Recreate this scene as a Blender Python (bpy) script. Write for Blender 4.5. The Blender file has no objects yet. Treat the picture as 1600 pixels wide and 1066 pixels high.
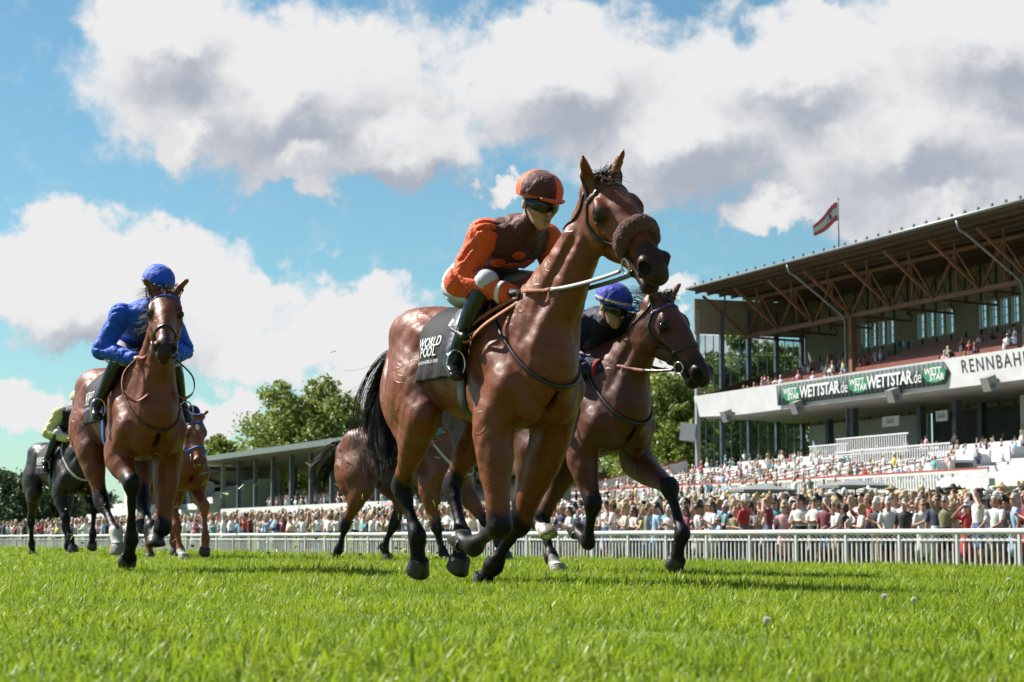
import bpy, bmesh, math, random
import numpy as np
from mathutils import Vector, Matrix
R = math.radians
random.seed(7)
RNG = np.random.default_rng(7)
SC = bpy.context.scene
COL = SC.collection

# ------------------------------------------------------------------ camera, sky, sun, exposure
CAM_H = 0.27
PITCH = math.atan((842 - 533) / 3111.0)
cam_d = bpy.data.cameras.new('camera')
cam_d.sensor_width = 36.0
cam_d.lens = 70.0
cam_d.clip_start = 0.05
cam_d.clip_end = 6000
cam_d.dof.use_dof = True
cam_d.dof.focus_distance = 11.2
cam_d.dof.aperture_fstop = 8.0
cam = bpy.data.objects.new('camera', cam_d)
COL.objects.link(cam)
cam.location = (0, 0, CAM_H)
cam.rotation_euler = (math.pi / 2 + PITCH, 0, 0)
SC.camera = cam

SUN_EL = R(45)
SUN_TRAVEL = Vector((0.89, -0.455, 0)).normalized()
SUN_DIR = Vector((-SUN_TRAVEL.x * math.cos(SUN_EL), -SUN_TRAVEL.y * math.cos(SUN_EL), math.sin(SUN_EL)))
sun_d = bpy.data.lights.new('sun', 'SUN')
sun_d.energy = 5.0
sun_d.angle = R(0.53)
sun_d.color = (1.0, 0.95, 0.87)
sun = bpy.data.objects.new('sun', sun_d)
COL.objects.link(sun)
sun.location = (-30, 20, 40)
sun.rotation_euler = SUN_DIR.to_track_quat('Z', 'Y').to_euler()

VS = SC.view_settings
VS.view_transform = 'Standard'
VS.look = 'None'
VS.exposure = 1.08
VS.gamma = 1.0
VS.use_curve_mapping = False
SC.cycles.use_denoising = True
SC.cycles.use_adaptive_sampling = True
SC.cycles.adaptive_threshold = 0.02
SC.cycles.max_bounces = 6
SC.cycles.diffuse_bounces = 3
SC.cycles.glossy_bounces = 3
SC.cycles.transparent_max_bounces = 12
SC.cycles.sample_clamp_indirect = 6.0
SC.cycles.caustics_reflective = False
SC.cycles.caustics_refractive = False


class NT:
    """small node-tree writer"""
    def __init__(s, tree):
        s.t = tree
        tree.nodes.clear()

    def n(s, kind, **kw):
        nd = s.t.nodes.new(kind)
        for k, v in kw.items():
            if k.startswith('i_'):
                nd.inputs[k[2:].replace('_', ' ')].default_value = v
            else:
                setattr(nd, k, v)
        return nd

    def l(s, a, b):
        s.t.links.new(a, b)

    def val(s, sock, v):
        if hasattr(v, 'is_linked') or isinstance(v, bpy.types.NodeSocket):
            s.l(v, sock)
        else:
            sock.default_value = v

    def math(s, op, a, b=0.0, c=0.0, clamp=False):
        nd = s.n('ShaderNodeMath', operation=op, use_clamp=clamp)
        for i, v in enumerate((a, b, c)):
            s.val(nd.inputs[i], v)
        return nd.outputs[0]

    def vmath(s, op, a, b=(0, 0, 0)):
        nd = s.n('ShaderNodeVectorMath', operation=op)
        s.val(nd.inputs[0], a)
        if op == 'SCALE':
            s.val(nd.inputs['Scale'], b)
        else:
            s.val(nd.inputs[1], b)
        return nd.outputs['Value'] if op in ('LENGTH', 'DOT_PRODUCT', 'DISTANCE') else nd.outputs['Vector']

    def ramp(s, f, lo, hi, a=0.0, b=1.0):
        nd = s.n('ShaderNodeMapRange', interpolation_type='SMOOTHSTEP')
        s.val(nd.inputs[0], f)
        for i, v in enumerate((lo, hi, a, b)):
            s.val(nd.inputs[i + 1], v)
        return nd.outputs[0]

    def mix(s, f, a, b):
        nd = s.n('ShaderNodeMix', data_type='RGBA')
        s.val(nd.inputs[0], f)
        for sock, v in ((nd.inputs[6], a), (nd.inputs[7], b)):
            if isinstance(v, tuple):
                sock.default_value = (*v[:3], 1)
            else:
                s.l(v, sock)
        return nd.outputs[2]

    def noise(s, vec, scale, detail=3.0, rough=0.5, dist=0.0):
        nd = s.n('ShaderNodeTexNoise')
        nd.inputs['Scale'].default_value = scale
        nd.inputs['Detail'].default_value = detail
        nd.inputs['Roughness'].default_value = rough
        nd.inputs['Distortion'].default_value = dist
        if vec is not None:
            s.l(vec, nd.inputs['Vector'])
        return nd.outputs['Fac']


# ---- world: Nishita sky with a layer of fair-weather cumulus
world = bpy.data.worlds.new('World')
SC.world = world
world.use_nodes = True
w = NT(world.node_tree)
SKY_STR = 0.05
sky = w.n('ShaderNodeTexSky', sky_type='NISHITA', sun_disc=False)
sky.sun_elevation = SUN_EL
sky.sun_rotation = math.atan2(SUN_DIR.x, SUN_DIR.y)
sky.air_density = 1.0
sky.dust_density = 0.25
sky.ozone_density = 1.6
geo = w.n('ShaderNodeTexCoord')
dirv = geo.outputs['Generated']
# directions as azimuth / elevation (radians); cumulus heaps are placed on the sky where they stand
sxyz = w.n('ShaderNodeSeparateXYZ')
w.l(w.vmath('NORMALIZE', dirv), sxyz.inputs[0])
az = w.math('ARCTAN2', sxyz.outputs[0], sxyz.outputs[1])
el = w.math('ARCSINE', sxyz.outputs[2])
cxyz = w.n('ShaderNodeCombineXYZ')
w.l(az, cxyz.inputs[0])
w.l(el, cxyz.inputs[1])
skyp = cxyz.outputs[0]
HEAPS = [(430, 140, 330, 150), (250, 60, 150, 110), (600, 215, 190, 80), (470, 250, 120, 60), (290, 225, 70, 50), (870, 110, 220, 130), (1060, 200, 260, 120),
         (1250, 110, 260, 110), (1420, 210, 330, 170), (1560, 60, 250, 150), (1480, 330, 190, 70), (1230, 330, 110, 40), (780, 287, 46, 26),
         (90, 400, 130, 75), (250, 420, 150, 65), (140, 470, 210, 80), (360, 470, 110, 60), (560, 490, 130, 70), (620, 560, 170, 90), (440, 545, 170, 60), (700, 560, 130, 70), (230, 520, 190, 50),
         (40, 640, 80, 45), (350, 640, 90, 40), (1050, 440, 60, 24), (1140, 580, 120, 60), (870, 600, 240, 80)]


def heaps(wv, lst):
    acc = None
    for (cx, cy, rx, ry) in lst:
        mp = w.n('ShaderNodeMapping', vector_type='TEXTURE')
        mp.inputs['Location'].default_value = (math.atan((cx - 800) / 3111), math.atan((842 - cy) / 3111), 0)
        mp.inputs['Scale'].default_value = (rx * 1.18 / 3111, ry * 1.18 / 3111, 1.0)
        w.l(wv, mp.inputs[0])
        gr = w.n('ShaderNodeTexGradient', gradient_type='SPHERICAL')
        w.l(mp.outputs[0], gr.inputs[0])
        acc = gr.outputs['Fac'] if acc is None else w.math('SMOOTH_MAX', acc, gr.outputs['Fac'], 0.12)
    return acc


wn = w.n('ShaderNodeTexNoise')
wn.inputs['Scale'].default_value = 34.0
wn.inputs['Detail'].default_value = 6.0
wn.inputs['Roughness'].default_value = 0.6
w.l(skyp, wn.inputs['Vector'])
wob = w.vmath('MULTIPLY', w.vmath('SUBTRACT', wn.outputs['Color'], (0.5, 0.5, 0.5)), (0.062, 0.062, 0.0))
wv = w.vmath('ADD', skyp, wob)
h1 = heaps(wv, HEAPS)
BIG = [h for h in HEAPS if h[2] * h[3] > 11500]
h2 = heaps(w.vmath('ADD', w.vmath('ADD', skyp, w.vmath('SCALE', wob, 0.75)), (-0.012, 0.022, 0)), BIG)
# beyond the stretch of sky with placed heaps the same kind of cloud goes on
far = w.math('MAXIMUM', w.ramp(w.math('ABSOLUTE', az), 0.27, 0.34), w.ramp(el, 0.29, 0.36))
gen = w.ramp(w.noise(skyp, 5.0, 4.0, 0.55), 0.52, 0.76)
fb = w.math('SUBTRACT', w.noise(skyp, 62.0, 7.0, 0.64), 0.5)
body = w.math('MAXIMUM', h1, w.math('MULTIPLY', gen, far))
den = w.math('ADD', body, w.math('MULTIPLY', fb, 0.42))
mask = w.ramp(den, 0.07, 0.40)
lit = w.math('SUBTRACT', body, h2)                     # falls off towards the sun: bright rim; grows: shaded base
shade = w.math('ADD', 0.80, w.math('MULTIPLY', lit, 1.9))
shade = w.math('SUBTRACT', shade, w.math('MULTIPLY', w.ramp(body, 0.2, 0.75), 0.40))
shade = w.math('ADD', shade, w.math('MULTIPLY', fb, 0.75))
ccol = w.mix(w.ramp(shade, -0.25, 1.05), (0.49, 0.53, 0.62), (0.99, 0.99, 0.99))
tint = w.n('ShaderNodeMix', data_type='RGBA', blend_type='MULTIPLY')
tint.inputs[0].default_value = 1.0
tint.inputs[7].default_value = (0.72, 1.02, 1.02, 1)
w.l(sky.outputs[0], tint.inputs[6])
bg1 = w.n('ShaderNodeBackground')
w.l(tint.outputs[2], bg1.inputs[0])
bg1.inputs[1].default_value = SKY_STR
bg2 = w.n('ShaderNodeBackground')
w.l(ccol, bg2.inputs[0])
bg2.inputs[1].default_value = 0.405
mx = w.n('ShaderNodeMixShader')
w.l(mask, mx.inputs[0])
w.l(bg1.outputs[0], mx.inputs[1])
w.l(bg2.outputs[0], mx.inputs[2])
wo = w.n('ShaderNodeOutputWorld')
w.l(mx.outputs[0], wo.inputs[0])
world.cycles.sampling_method = 'NONE'


# ------------------------------------------------------------------ materials
MATS = {}


def mat(name, col, rough=0.6, metal=0.0, spec=0.5, var=0.12, scale=6.0, bump=0.0, bscale=40.0, sheen=0.0, coat=0.0, dist=0.0):
    """plain surface with uneven tone and fine relief"""
    if name in MATS:
        return MATS[name]
    m = bpy.data.materials.new(name)
    m.use_nodes = True
    if not metal:
        col = tuple(c * 0.84 for c in col)
    t = NT(m.node_tree)
    out = t.n('ShaderNodeOutputMaterial')
    b = t.n('ShaderNodeBsdfPrincipled')
    t.l(b.outputs[0], out.inputs[0])
    co = t.n('ShaderNodeTexCoord').outputs['Object']
    if var > 0:
        f = t.noise(co, scale, 4.0, 0.6)
        f = t.ramp(f, 0.3, 0.7)
        lo = tuple(c * (1 - var) for c in col)
        hi = tuple(min(1, c * (1 + var)) for c in col)
        t.l(t.mix(f, lo, hi), b.inputs['Base Color'])
    else:
        b.inputs['Base Color'].default_value = (*col, 1)
    b.inputs['Roughness'].default_value = rough
    b.inputs['Metallic'].default_value = metal
    b.inputs['Specular IOR Level'].default_value = spec
    b.inputs['Sheen Weight'].default_value = sheen
    b.inputs['Coat Weight'].default_value = coat
    if bump > 0:
        bn = t.n('ShaderNodeBump')
        bn.inputs['Strength'].default_value = bump
        bn.inputs['Distance'].default_value = 0.02
        t.l(t.noise(co, bscale, 3.0, 0.5, dist), bn.inputs['Height'])
        t.l(bn.outputs[0], b.inputs['Normal'])
    MATS[name] = m
    return m


def coat_mat(name, base, dark, tip, spec=0.34):
    """horse coat: base colour, black points and white marks from the painted 'coat' attribute"""
    m = bpy.data.materials.new(name)
    m.use_nodes = True
    t = NT(m.node_tree)
    out = t.n('ShaderNodeOutputMaterial')
    b = t.n('ShaderNodeBsdfPrincipled')
    t.l(b.outputs[0], out.inputs[0])
    co = t.n('ShaderNodeTexCoord').outputs['Object']
    at = t.n('ShaderNodeAttribute', attribute_name='coat')
    sp = t.n('ShaderNodeSeparateColor')
    t.l(at.outputs['Color'], sp.inputs[0])
    mp = t.n('ShaderNodeMapping')
    mp.inputs['Scale'].default_value = (6, 14, 14)
    t.l(co, mp.inputs[0])
    hair = t.noise(mp.outputs[0], 22.0, 3.0, 0.7)
    big = t.noise(co, 4.0, 3.0, 0.6)
    c = t.mix(t.ramp(big, 0.3, 0.7), tuple(v * 0.82 for v in base), tuple(v * 1.16 for v in base))
    c = t.mix(t.math('MULTIPLY', hair, 0.22), c, tip)
    edge = t.math('ADD', sp.outputs[0], t.math('MULTIPLY', t.math('SUBTRACT', hair, 0.5), 0.5))
    c = t.mix(t.ramp(edge, 0.25, 0.75), c, dark)
    wh = t.math('ADD', sp.outputs[1], t.math('MULTIPLY', t.math('SUBTRACT', hair, 0.5), 0.5))
    c = t.mix(t.ramp(wh, 0.35, 0.65), c, (0.62, 0.58, 0.54))
    t.l(c, b.inputs['Base Color'])
    t.l(t.ramp(hair, 0.2, 0.8, 0.36, 0.52), b.inputs['Roughness'])
    t.l(t.math('MULTIPLY', t.math('SUBTRACT', 1.0, t.math('MULTIPLY', sp.outputs[0], 0.6)), spec), b.inputs['Specular IOR Level'])
    b.inputs['Coat Weight'].default_value = 0.02
    b.inputs['Coat Roughness'].default_value = 0.22
    # veins and fine hair relief
    vn = t.n('ShaderNodeTexVoronoi', feature='DISTANCE_TO_EDGE')
    vn.inputs['Scale'].default_value = 8.0
    wv = t.vmath('ADD', co, t.vmath('SCALE', t.n('ShaderNodeTexNoise', i_Scale=7.0).outputs['Color'], 0.35))
    t.l(wv, vn.inputs['Vector'])
    vein = t.math('MULTIPLY', t.ramp(vn.outputs['Distance'], 0.0, 0.045, 1.0, 0.0), t.ramp(big, 0.5, 0.62))
    hgt = t.math('ADD', t.math('MULTIPLY', vein, 0.30), t.math('MULTIPLY', hair, 0.16))
    hgt = t.math('ADD', hgt, t.math('MULTIPLY', t.noise(co, 11.0, 2.0), 1.1))
    bn = t.n('ShaderNodeBump')
    bn.inputs['Strength'].default_value = 0.55
    bn.inputs['Distance'].default_value = 0.012
    t.l(hgt, bn.inputs['Height'])
    t.l(bn.outputs[0], b.inputs['Normal'])
    return m


M_PRINT = mat('white_print', (0.72, 0.72, 0.73), 0.7, var=0.05)


# ------------------------------------------------------------------ object helpers
def tag(o, label=None, cat=None, group=None, kind=None):
    if label: o['label'] = label
    if cat: o['category'] = cat
    if group: o['group'] = group
    if kind: o['kind'] = kind
    return o


def empty(name, loc=(0, 0, 0), rz=0.0):
    o = bpy.data.objects.new(name, None)
    COL.objects.link(o)
    o.location = loc
    o.rotation_euler = (0, 0, rz)
    o.empty_display_size = 0.2
    return o


def link(name, me, parent=None):
    o = bpy.data.objects.new(name, me)
    COL.objects.link(o)
    if parent is not None:
        o.parent = parent
    return o


def mesh_np(name, V, Q, mats=(), smooth=True, mi=None):
    """mesh from an (n,3) array and an (m,3|4) face array or list of such arrays"""
    me = bpy.data.meshes.new(name)
    V = np.ascontiguousarray(V, dtype=np.float32)
    Qs = [np.asarray(q, dtype=np.int32) for q in (Q if isinstance(Q, (list, tuple)) else [Q]) if len(q)]
    me.vertices.add(len(V))
    me.vertices.foreach_set('co', V.ravel())
    nl = sum(q.size for q in Qs)
    npoly = sum(len(q) for q in Qs)
    me.loops.add(nl)
    me.polygons.add(npoly)
    me.loops.foreach_set('vertex_index', np.concatenate([q.ravel() for q in Qs]) if Qs else np.zeros(0, np.int32))
    st, off = [], 0
    for q in Qs:
        st.append(off + np.arange(len(q)) * q.shape[1])
        off += q.size
    me.polygons.foreach_set('loop_start', np.concatenate(st).astype(np.int32))
    if smooth:
        me.polygons.foreach_set('use_smooth', np.ones(npoly, bool))
    if mi is not None:
        me.polygons.foreach_set('material_index', np.asarray(mi, np.int32))
    for m in mats:
        me.materials.append(m)
    me.update(calc_edges=True)
    me.validate()
    return me


class MB:
    """collects simple shapes into one mesh"""
    def __init__(s):
        s.v, s.f, s.m = [], [], []

    def _add(s, v, f, mi=0):
        o = len(s.v)
        s.v += [tuple(p) for p in v]
        s.f += [tuple(i + o for i in q) for q in f]
        s.m += [mi] * len(f)
        return s

    def box(s, c, d, rz=0.0, mi=0, M=None):
        x, y, z = (k / 2 for k in d)
        P = [Vector((a * x, b * y, e * z)) for a in (-1, 1) for b in (-1, 1) for e in (-1, 1)]
        if M is None:
            M = Matrix.Rotation(rz, 3, 'Z')
        P = [M @ p + Vector(c) for p in P]
        return s._add(P, [(0, 1, 3, 2), (4, 6, 7, 5), (0, 4, 5, 1), (2, 3, 7, 6), (0, 2, 6, 4), (1, 5, 7, 3)], mi)

    def bar(s, a, b, w, h, mi=0):
        """square bar from a to b"""
        a, b = Vector(a), Vector(b)
        d = (b - a)
        L = d.length
        x = d / L
        up = Vector((0, 0, 1)) if abs(x.z) < 0.98 else Vector((1, 0, 0))
        y = up.cross(x).normalized()
        z = x.cross(y)
        M = Matrix((x, y, z)).transposed()
        return s.box((a + b) / 2, (L, w, h), M=M, mi=mi)

    def tube(s, pts, r, n=8, mi=0, cap=True):
        pts = [Vector(p) for p in pts]
        rs = r if isinstance(r, (list, tuple)) else [r] * len(pts)
        V, F = [], []
        ref = None
        for i, p in enumerate(pts):
            d = (pts[min(i + 1, len(pts) - 1)] - pts[max(i - 1, 0)]).normalized()
            if ref is None:
                ref = Vector((0, 0, 1)) if abs(d.z) < 0.9 else Vector((1, 0, 0))
            a = (ref - d * ref.dot(d)).normalized()
            ref = a
            b = d.cross(a)
            for k in range(n):
                t = 2 * math.pi * k / n
                V.append(p + (a * math.cos(t) + b * math.sin(t)) * rs[i])
        for i in range(len(pts) - 1):
            for k in range(n):
                F.append((i * n + k, i * n + (k + 1) % n, (i + 1) * n + (k + 1) % n, (i + 1) * n + k))
        if cap:
            F.append(tuple(range(n - 1, -1, -1)))
            F.append(tuple((len(pts) - 1) * n + k for k in range(n)))
        return s._add(V, F, mi)

    def quad(s, a, b, c, d, mi=0):
        return s._add([a, b, c, d], [(0, 1, 2, 3)], mi)

    def prism(s, poly, off, mi=0):
        """polygon (list of 3d points) extruded by the vector off"""
        n = len(poly)
        off = Vector(off)
        V = [Vector(p) for p in poly] + [Vector(p) + off for p in poly]
        F = [tuple(range(n - 1, -1, -1)), tuple(range(n, 2 * n))]
        F += [(i, (i + 1) % n, n + (i + 1) % n, n + i) for i in range(n)]
        return s._add(V, F, mi)

    def ell(s, c, r, nu=12, nv=8, mi=0, M=None):
        V, F = [], []
        for j in range(nv + 1):
            t = math.pi * j / nv
            for i in range(nu):
                a = 2 * math.pi * i / nu
                p = Vector((r[0] * math.sin(t) * math.cos(a), r[1] * math.sin(t) * math.sin(a), r[2] * math.cos(t)))
                V.append((M @ p if M else p) + Vector(c))
        for j in range(nv):
            for i in range(nu):
                F.append((j * nu + i, (j + 1) * nu + i, (j + 1) * nu + (i + 1) % nu, j * nu + (i + 1) % nu))
        return s._add(V, F, mi)

    def mesh(s, name, mats, smooth=False):
        me = bpy.data.meshes.new(name)
        me.from_pydata(s.v, [], s.f)
        for m in (mats if isinstance(mats, (list, tuple)) else [mats]):
            me.materials.append(m)
        me.polygons.foreach_set('material_index', s.m)
        if smooth:
            me.polygons.foreach_set('use_smooth', [True] * len(s.f))
        me.update()
        return me

    def build(s, name, mats, parent=None, smooth=False):
        return link(name, s.mesh(name, mats, smooth), parent)


# ------------------------------------------------------------------ distance-field modelling for bodies
def catmull(P, n):
    P = np.asarray(P, float)
    if len(P) < 3 or n <= 1:
        return P
    Q = np.vstack([2 * P[0] - P[1], P, 2 * P[-1] - P[-2]])
    out = []
    for i in range(1, len(Q) - 2):
        for k in range(n):
            t = k / n
            a, b, c, d = Q[i - 1], Q[i], Q[i + 1], Q[i + 2]
            out.append(0.5 * (2 * b + (c - a) * t + (2 * a - 5 * b + 4 * c - d) * t * t + (3 * b - a - 3 * c + d) * t ** 3))
    out.append(Q[-2])
    return np.array(out)


class SDF:
    def __init__(s):
        s.p = []
        s.post = None
        s.mg = 0.09

    def loft(s, pts, h, w=None, side=(0, 1, 0), k=0.03, sub=False, res=3):
        pts = np.asarray(pts, float)
        h = np.ones(len(pts)) * h if np.isscalar(h) else np.asarray(h, float)
        w = h if w is None else (np.ones(len(pts)) * w if np.isscalar(w) else np.asarray(w, float))
        A = catmull(np.column_stack([pts, h, w]), res)
        m = max(A[:, 3].max(), A[:, 4].max())
        side = np.asarray(side, float)
        s.p.append(('L', A[:, :3].min(0) - m, A[:, :3].max(0) + m, k, sub, A, side / np.linalg.norm(side)))
        return s

    def ell(s, c, r, M=None, k=0.03, sub=False):
        c = np.asarray(c, float)
        r = np.asarray(r, float) * np.ones(3)
        M = np.eye(3) if M is None else np.asarray(M, float)
        e = r.max() if M is not None else r
        s.p.append(('E', c - e, c + e, k, sub, r, M, c))
        return s

    @staticmethod
    def _loft(P, A, side, mg):
        best = None
        plo, phi = P.min(0) - mg, P.max(0) + mg
        for i in range(len(A) - 1):
            rm = max(A[i, 3], A[i, 4], A[i + 1, 3], A[i + 1, 4])
            if np.any(np.minimum(A[i, :3], A[i + 1, :3]) - rm > phi) or np.any(np.maximum(A[i, :3], A[i + 1, :3]) + rm < plo):
                continue
            a, b = A[i, :3].astype(np.float32), A[i + 1, :3].astype(np.float32)
            v = b - a
            L2 = max(float(v @ v), 1e-10)
            q = P - a
            t = np.clip(q @ v / L2, 0, 1)
            q = q - t[:, None] * v
            vn = v / math.sqrt(L2)
            sd = (side - vn * float(side @ vn)).astype(np.float32)
            sd /= max(np.linalg.norm(sd), 1e-6)
            lat = q @ sd
            n2 = np.einsum('ij,ij->i', q, q)
            hh = A[i, 3] + (A[i + 1, 3] - A[i, 3]) * t
            ww = A[i, 4] + (A[i + 1, 4] - A[i, 4]) * t
            r = np.sqrt(np.maximum(n2 - lat * lat, 0) / (hh * hh) + lat * lat / (ww * ww)) + 1e-6
            ln = np.sqrt(n2)
            d = np.where(r < 0.02, -np.minimum(hh, ww), ln * (1 - 1 / r))
            best = d if best is None else np.minimum(best, d)
        return np.full(len(P), 0.5, np.float32) if best is None else best

    def ev(s, P):
        P = np.asarray(P, np.float32)
        if len(P) > 12000:
            ch = np.array_split(P, len(P) // 8000 + 1)
            return np.concatenate([s._ev(c) for c in ch])
        return s._ev(P)

    def _ev(s, P):
        D = np.full(len(P), 0.5, np.float32)
        plo, phi = P.min(0), P.max(0)
        for pr in s.p:
            mg = pr[3] + s.mg
            if np.any(plo > pr[2] + mg) or np.any(phi < pr[1] - mg):
                continue
            kind, lo, hi, k, sub = pr[:5]
            mg = k + s.mg
            msk = np.all((P > lo - mg) & (P < hi + mg), axis=1)
            idx = np.nonzero(msk)[0]
            if not len(idx):
                continue
            Q = P[idx]
            if kind == 'L':
                b = s._loft(Q, pr[5], pr[6], mg + 0.005)
            else:
                q = (Q - pr[7].astype(np.float32)) @ pr[6].astype(np.float32)
                r = pr[5].astype(np.float32)
                k0 = np.linalg.norm(q / r, axis=1)
                k1 = np.linalg.norm(q / (r * r), axis=1) + 1e-6
                b = np.where(k0 < 1e-4, -r.min(), k0 * (k0 - 1) / k1)
            a = D[idx]
            if sub:
                a, b = -a, b
            h = np.clip(0.5 + 0.5 * (a - b) / k, 0, 1)
            d = a + (b - a) * h - k * h * (1 - h)
            D[idx] = -d if sub else d
        return D if s.post is None else s.post(P, D)

    def near(s, P, m=0.12):
        """the same field with only the shapes that matter around the points P"""
        lo, hi = P.min(0) - m, P.max(0) + m
        q = SDF()
        q.post = s.post
        q.p = [r for r in s.p if np.all(lo < r[2] + r[3]) and np.all(hi > r[1] - r[3])]
        return q

    def dg(s, P, e=0.004):
        """distance and unit gradient"""
        P = np.asarray(P, np.float32)
        n = len(P)
        E = np.float32(e) * np.array([[0, 0, 0], [1, 0, 0], [-1, 0, 0], [0, 1, 0], [0, -1, 0], [0, 0, 1], [0, 0, -1]], np.float32)
        d = s._ev((P[None] + E[:, None]).reshape(-1, 3)).reshape(7, n)
        g = np.stack([d[1] - d[2], d[3] - d[4], d[5] - d[6]], 1)
        return d[0], g / (np.linalg.norm(g, axis=1, keepdims=True) + 1e-9)

    def grad(s, P, e=0.004):
        P = np.asarray(P, np.float32)
        return s.near(P).dg(P, e)[1]

    def snap(s, P, off=0.0, it=5):
        P = np.asarray(P, np.float32).copy()
        q = s.near(P)
        for _ in range(it):
            d, g = q.dg(P)
            P -= (d - off)[:, None] * g * 0.9
        return P, g

    def mesh(s, vox):
        lo = np.min([p[1] for p in s.p if not p[4]], 0) - 0.04
        hi = np.max([p[2] for p in s.p if not p[4]], 0) + 0.04
        B = 4
        nc = np.ceil((hi - lo) / (vox * B)).astype(int) + 1
        ax = [lo[i] + (np.arange(nc[i]) + 0.5 - 0.5 / B) * vox * B for i in range(3)]
        G = np.stack(np.meshgrid(*ax, indexing='ij'), -1).reshape(-1, 3).astype(np.float32)
        s.mg = vox * 8 + 0.02
        Dc = s.ev(G).reshape(nc)
        s.mg = vox * 3 + 0.012
        n = nc * B
        D = np.repeat(np.repeat(np.repeat(Dc, B, 0), B, 1), B, 2)
        band = np.abs(Dc) < vox * B * 1.1
        bi = np.argwhere(band)
        off = np.stack(np.meshgrid(*[np.arange(B)] * 3, indexing='ij'), -1).reshape(-1, 3)
        idx = (bi[:, None, :] * B + off[None]).reshape(-1, 3)
        P = (lo + idx * vox).astype(np.float32)
        D[idx[:, 0], idx[:, 1], idx[:, 2]] = s.ev(P)
        s.mg = 0.09
        return surface_net(D, lo, vox)


def surface_net(D, lo, vox):
    I = D < 0
    c = np.zeros(np.array(D.shape) - 1, np.int8)
    cs = [(i, j, k) for i in (0, 1) for j in (0, 1) for k in (0, 1)]
    n0, n1, n2 = D.shape
    for (i, j, k) in cs:
        c += I[i:n0 - 1 + i, j:n1 - 1 + j, k:n2 - 1 + k]
    act = (c > 0) & (c < 8)
    A = np.argwhere(act)
    vid = np.full(act.shape, -1, np.int32)
    vid[A[:, 0], A[:, 1], A[:, 2]] = np.arange(len(A))
    cv = np.stack([D[A[:, 0] + i, A[:, 1] + j, A[:, 2] + k] for (i, j, k) in cs], 1)
    off = np.array(cs, float)
    S = np.zeros((len(A), 3))
    N = np.zeros(len(A))
    for a in range(8):
        for b in range(a + 1, 8):
            if np.abs(off[a] - off[b]).sum() != 1:
                continue
            m = (cv[:, a] < 0) != (cv[:, b] < 0)
            t = np.where(m, cv[:, a] / np.where(m, cv[:, a] - cv[:, b], 1), 0)
            S += np.where(m[:, None], off[a] + t[:, None] * (off[b] - off[a]), 0)
            N += m
    V = lo + (A + S / N[:, None]) * vox
    Q = []
    for axs in range(3):
        sl = [slice(None)] * 3
        sh = [slice(None)] * 3
        sl[axs] = slice(0, -1)
        sh[axs] = slice(1, None)
        a, b = I[tuple(sl)], I[tuple(sh)]
        E = np.argwhere(a != b)
        o1, o2 = [(1, 2), (2, 0), (0, 1)][axs]
        E = E[(E[:, o1] > 0) & (E[:, o2] > 0) & (E[:, o1] < D.shape[o1] - 1) & (E[:, o2] < D.shape[o2] - 1)]
        f = a[E[:, 0], E[:, 1], E[:, 2]]

        def g(d1, d2):
            X = E.copy()
            X[:, o1] -= d1
            X[:, o2] -= d2
            return vid[X[:, 0], X[:, 1], X[:, 2]]
        q = np.stack([g(1, 1), g(0, 1), g(0, 0), g(1, 0)], 1)
        q[~f] = q[~f][:, ::-1]
        Q.append(q)
    Q = np.vstack(Q)
    Q = Q[(Q >= 0).all(1)]
    return V, Q


def relax(V, Q, it=2, f=0.5):
    E = np.vstack([Q[:, [0, 1]], Q[:, [1, 2]], Q[:, [2, 3]], Q[:, [3, 0]]])
    for _ in range(it):
        S = np.zeros_like(V)
        N = np.zeros(len(V))
        for a, b in ((0, 1), (1, 0)):
            for d in range(3):
                S[:, d] += np.bincount(E[:, a], V[E[:, b], d], len(V))
            N += np.bincount(E[:, a], minlength=len(V))
        V = V + (S / np.maximum(N, 1)[:, None] - V) * f
    return V


def unit(v):
    v = np.asarray(v, float)
    return v / np.linalg.norm(v)


def ribbon(P, Nn, w, t, closed=False):
    """flat strap of width w and thickness t along points P with surface normals Nn -> verts, quads"""
    P, Nn = np.asarray(P, float), np.asarray(Nn, float)
    n = len(P)
    T = np.roll(P, -1, 0) - np.roll(P, 1, 0) if closed else np.gradient(P, axis=0)
    T /= np.linalg.norm(T, axis=1, keepdims=True) + 1e-9
    S = np.cross(T, Nn)
    S /= np.linalg.norm(S, axis=1, keepdims=True) + 1e-9
    U = np.cross(S, T)
    W = (np.ones(n) * w)[:, None] / 2
    V = np.stack([P - S * W - U * t / 2, P + S * W - U * t / 2, P + S * W * 0.8 + U * t / 2, P - S * W * 0.8 + U * t / 2], 1).reshape(-1, 3)
    F = []
    for i in range(n if closed else n - 1):
        j = (i + 1) % n
        for k in range(4):
            F.append((i * 4 + k, i * 4 + (k + 1) % 4, j * 4 + (k + 1) % 4, j * 4 + k))
    if not closed:
        F.append((3, 2, 1, 0))
        e = (n - 1) * 4
        F.append((e, e + 1, e + 2, e + 3))
    return V, F


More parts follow.
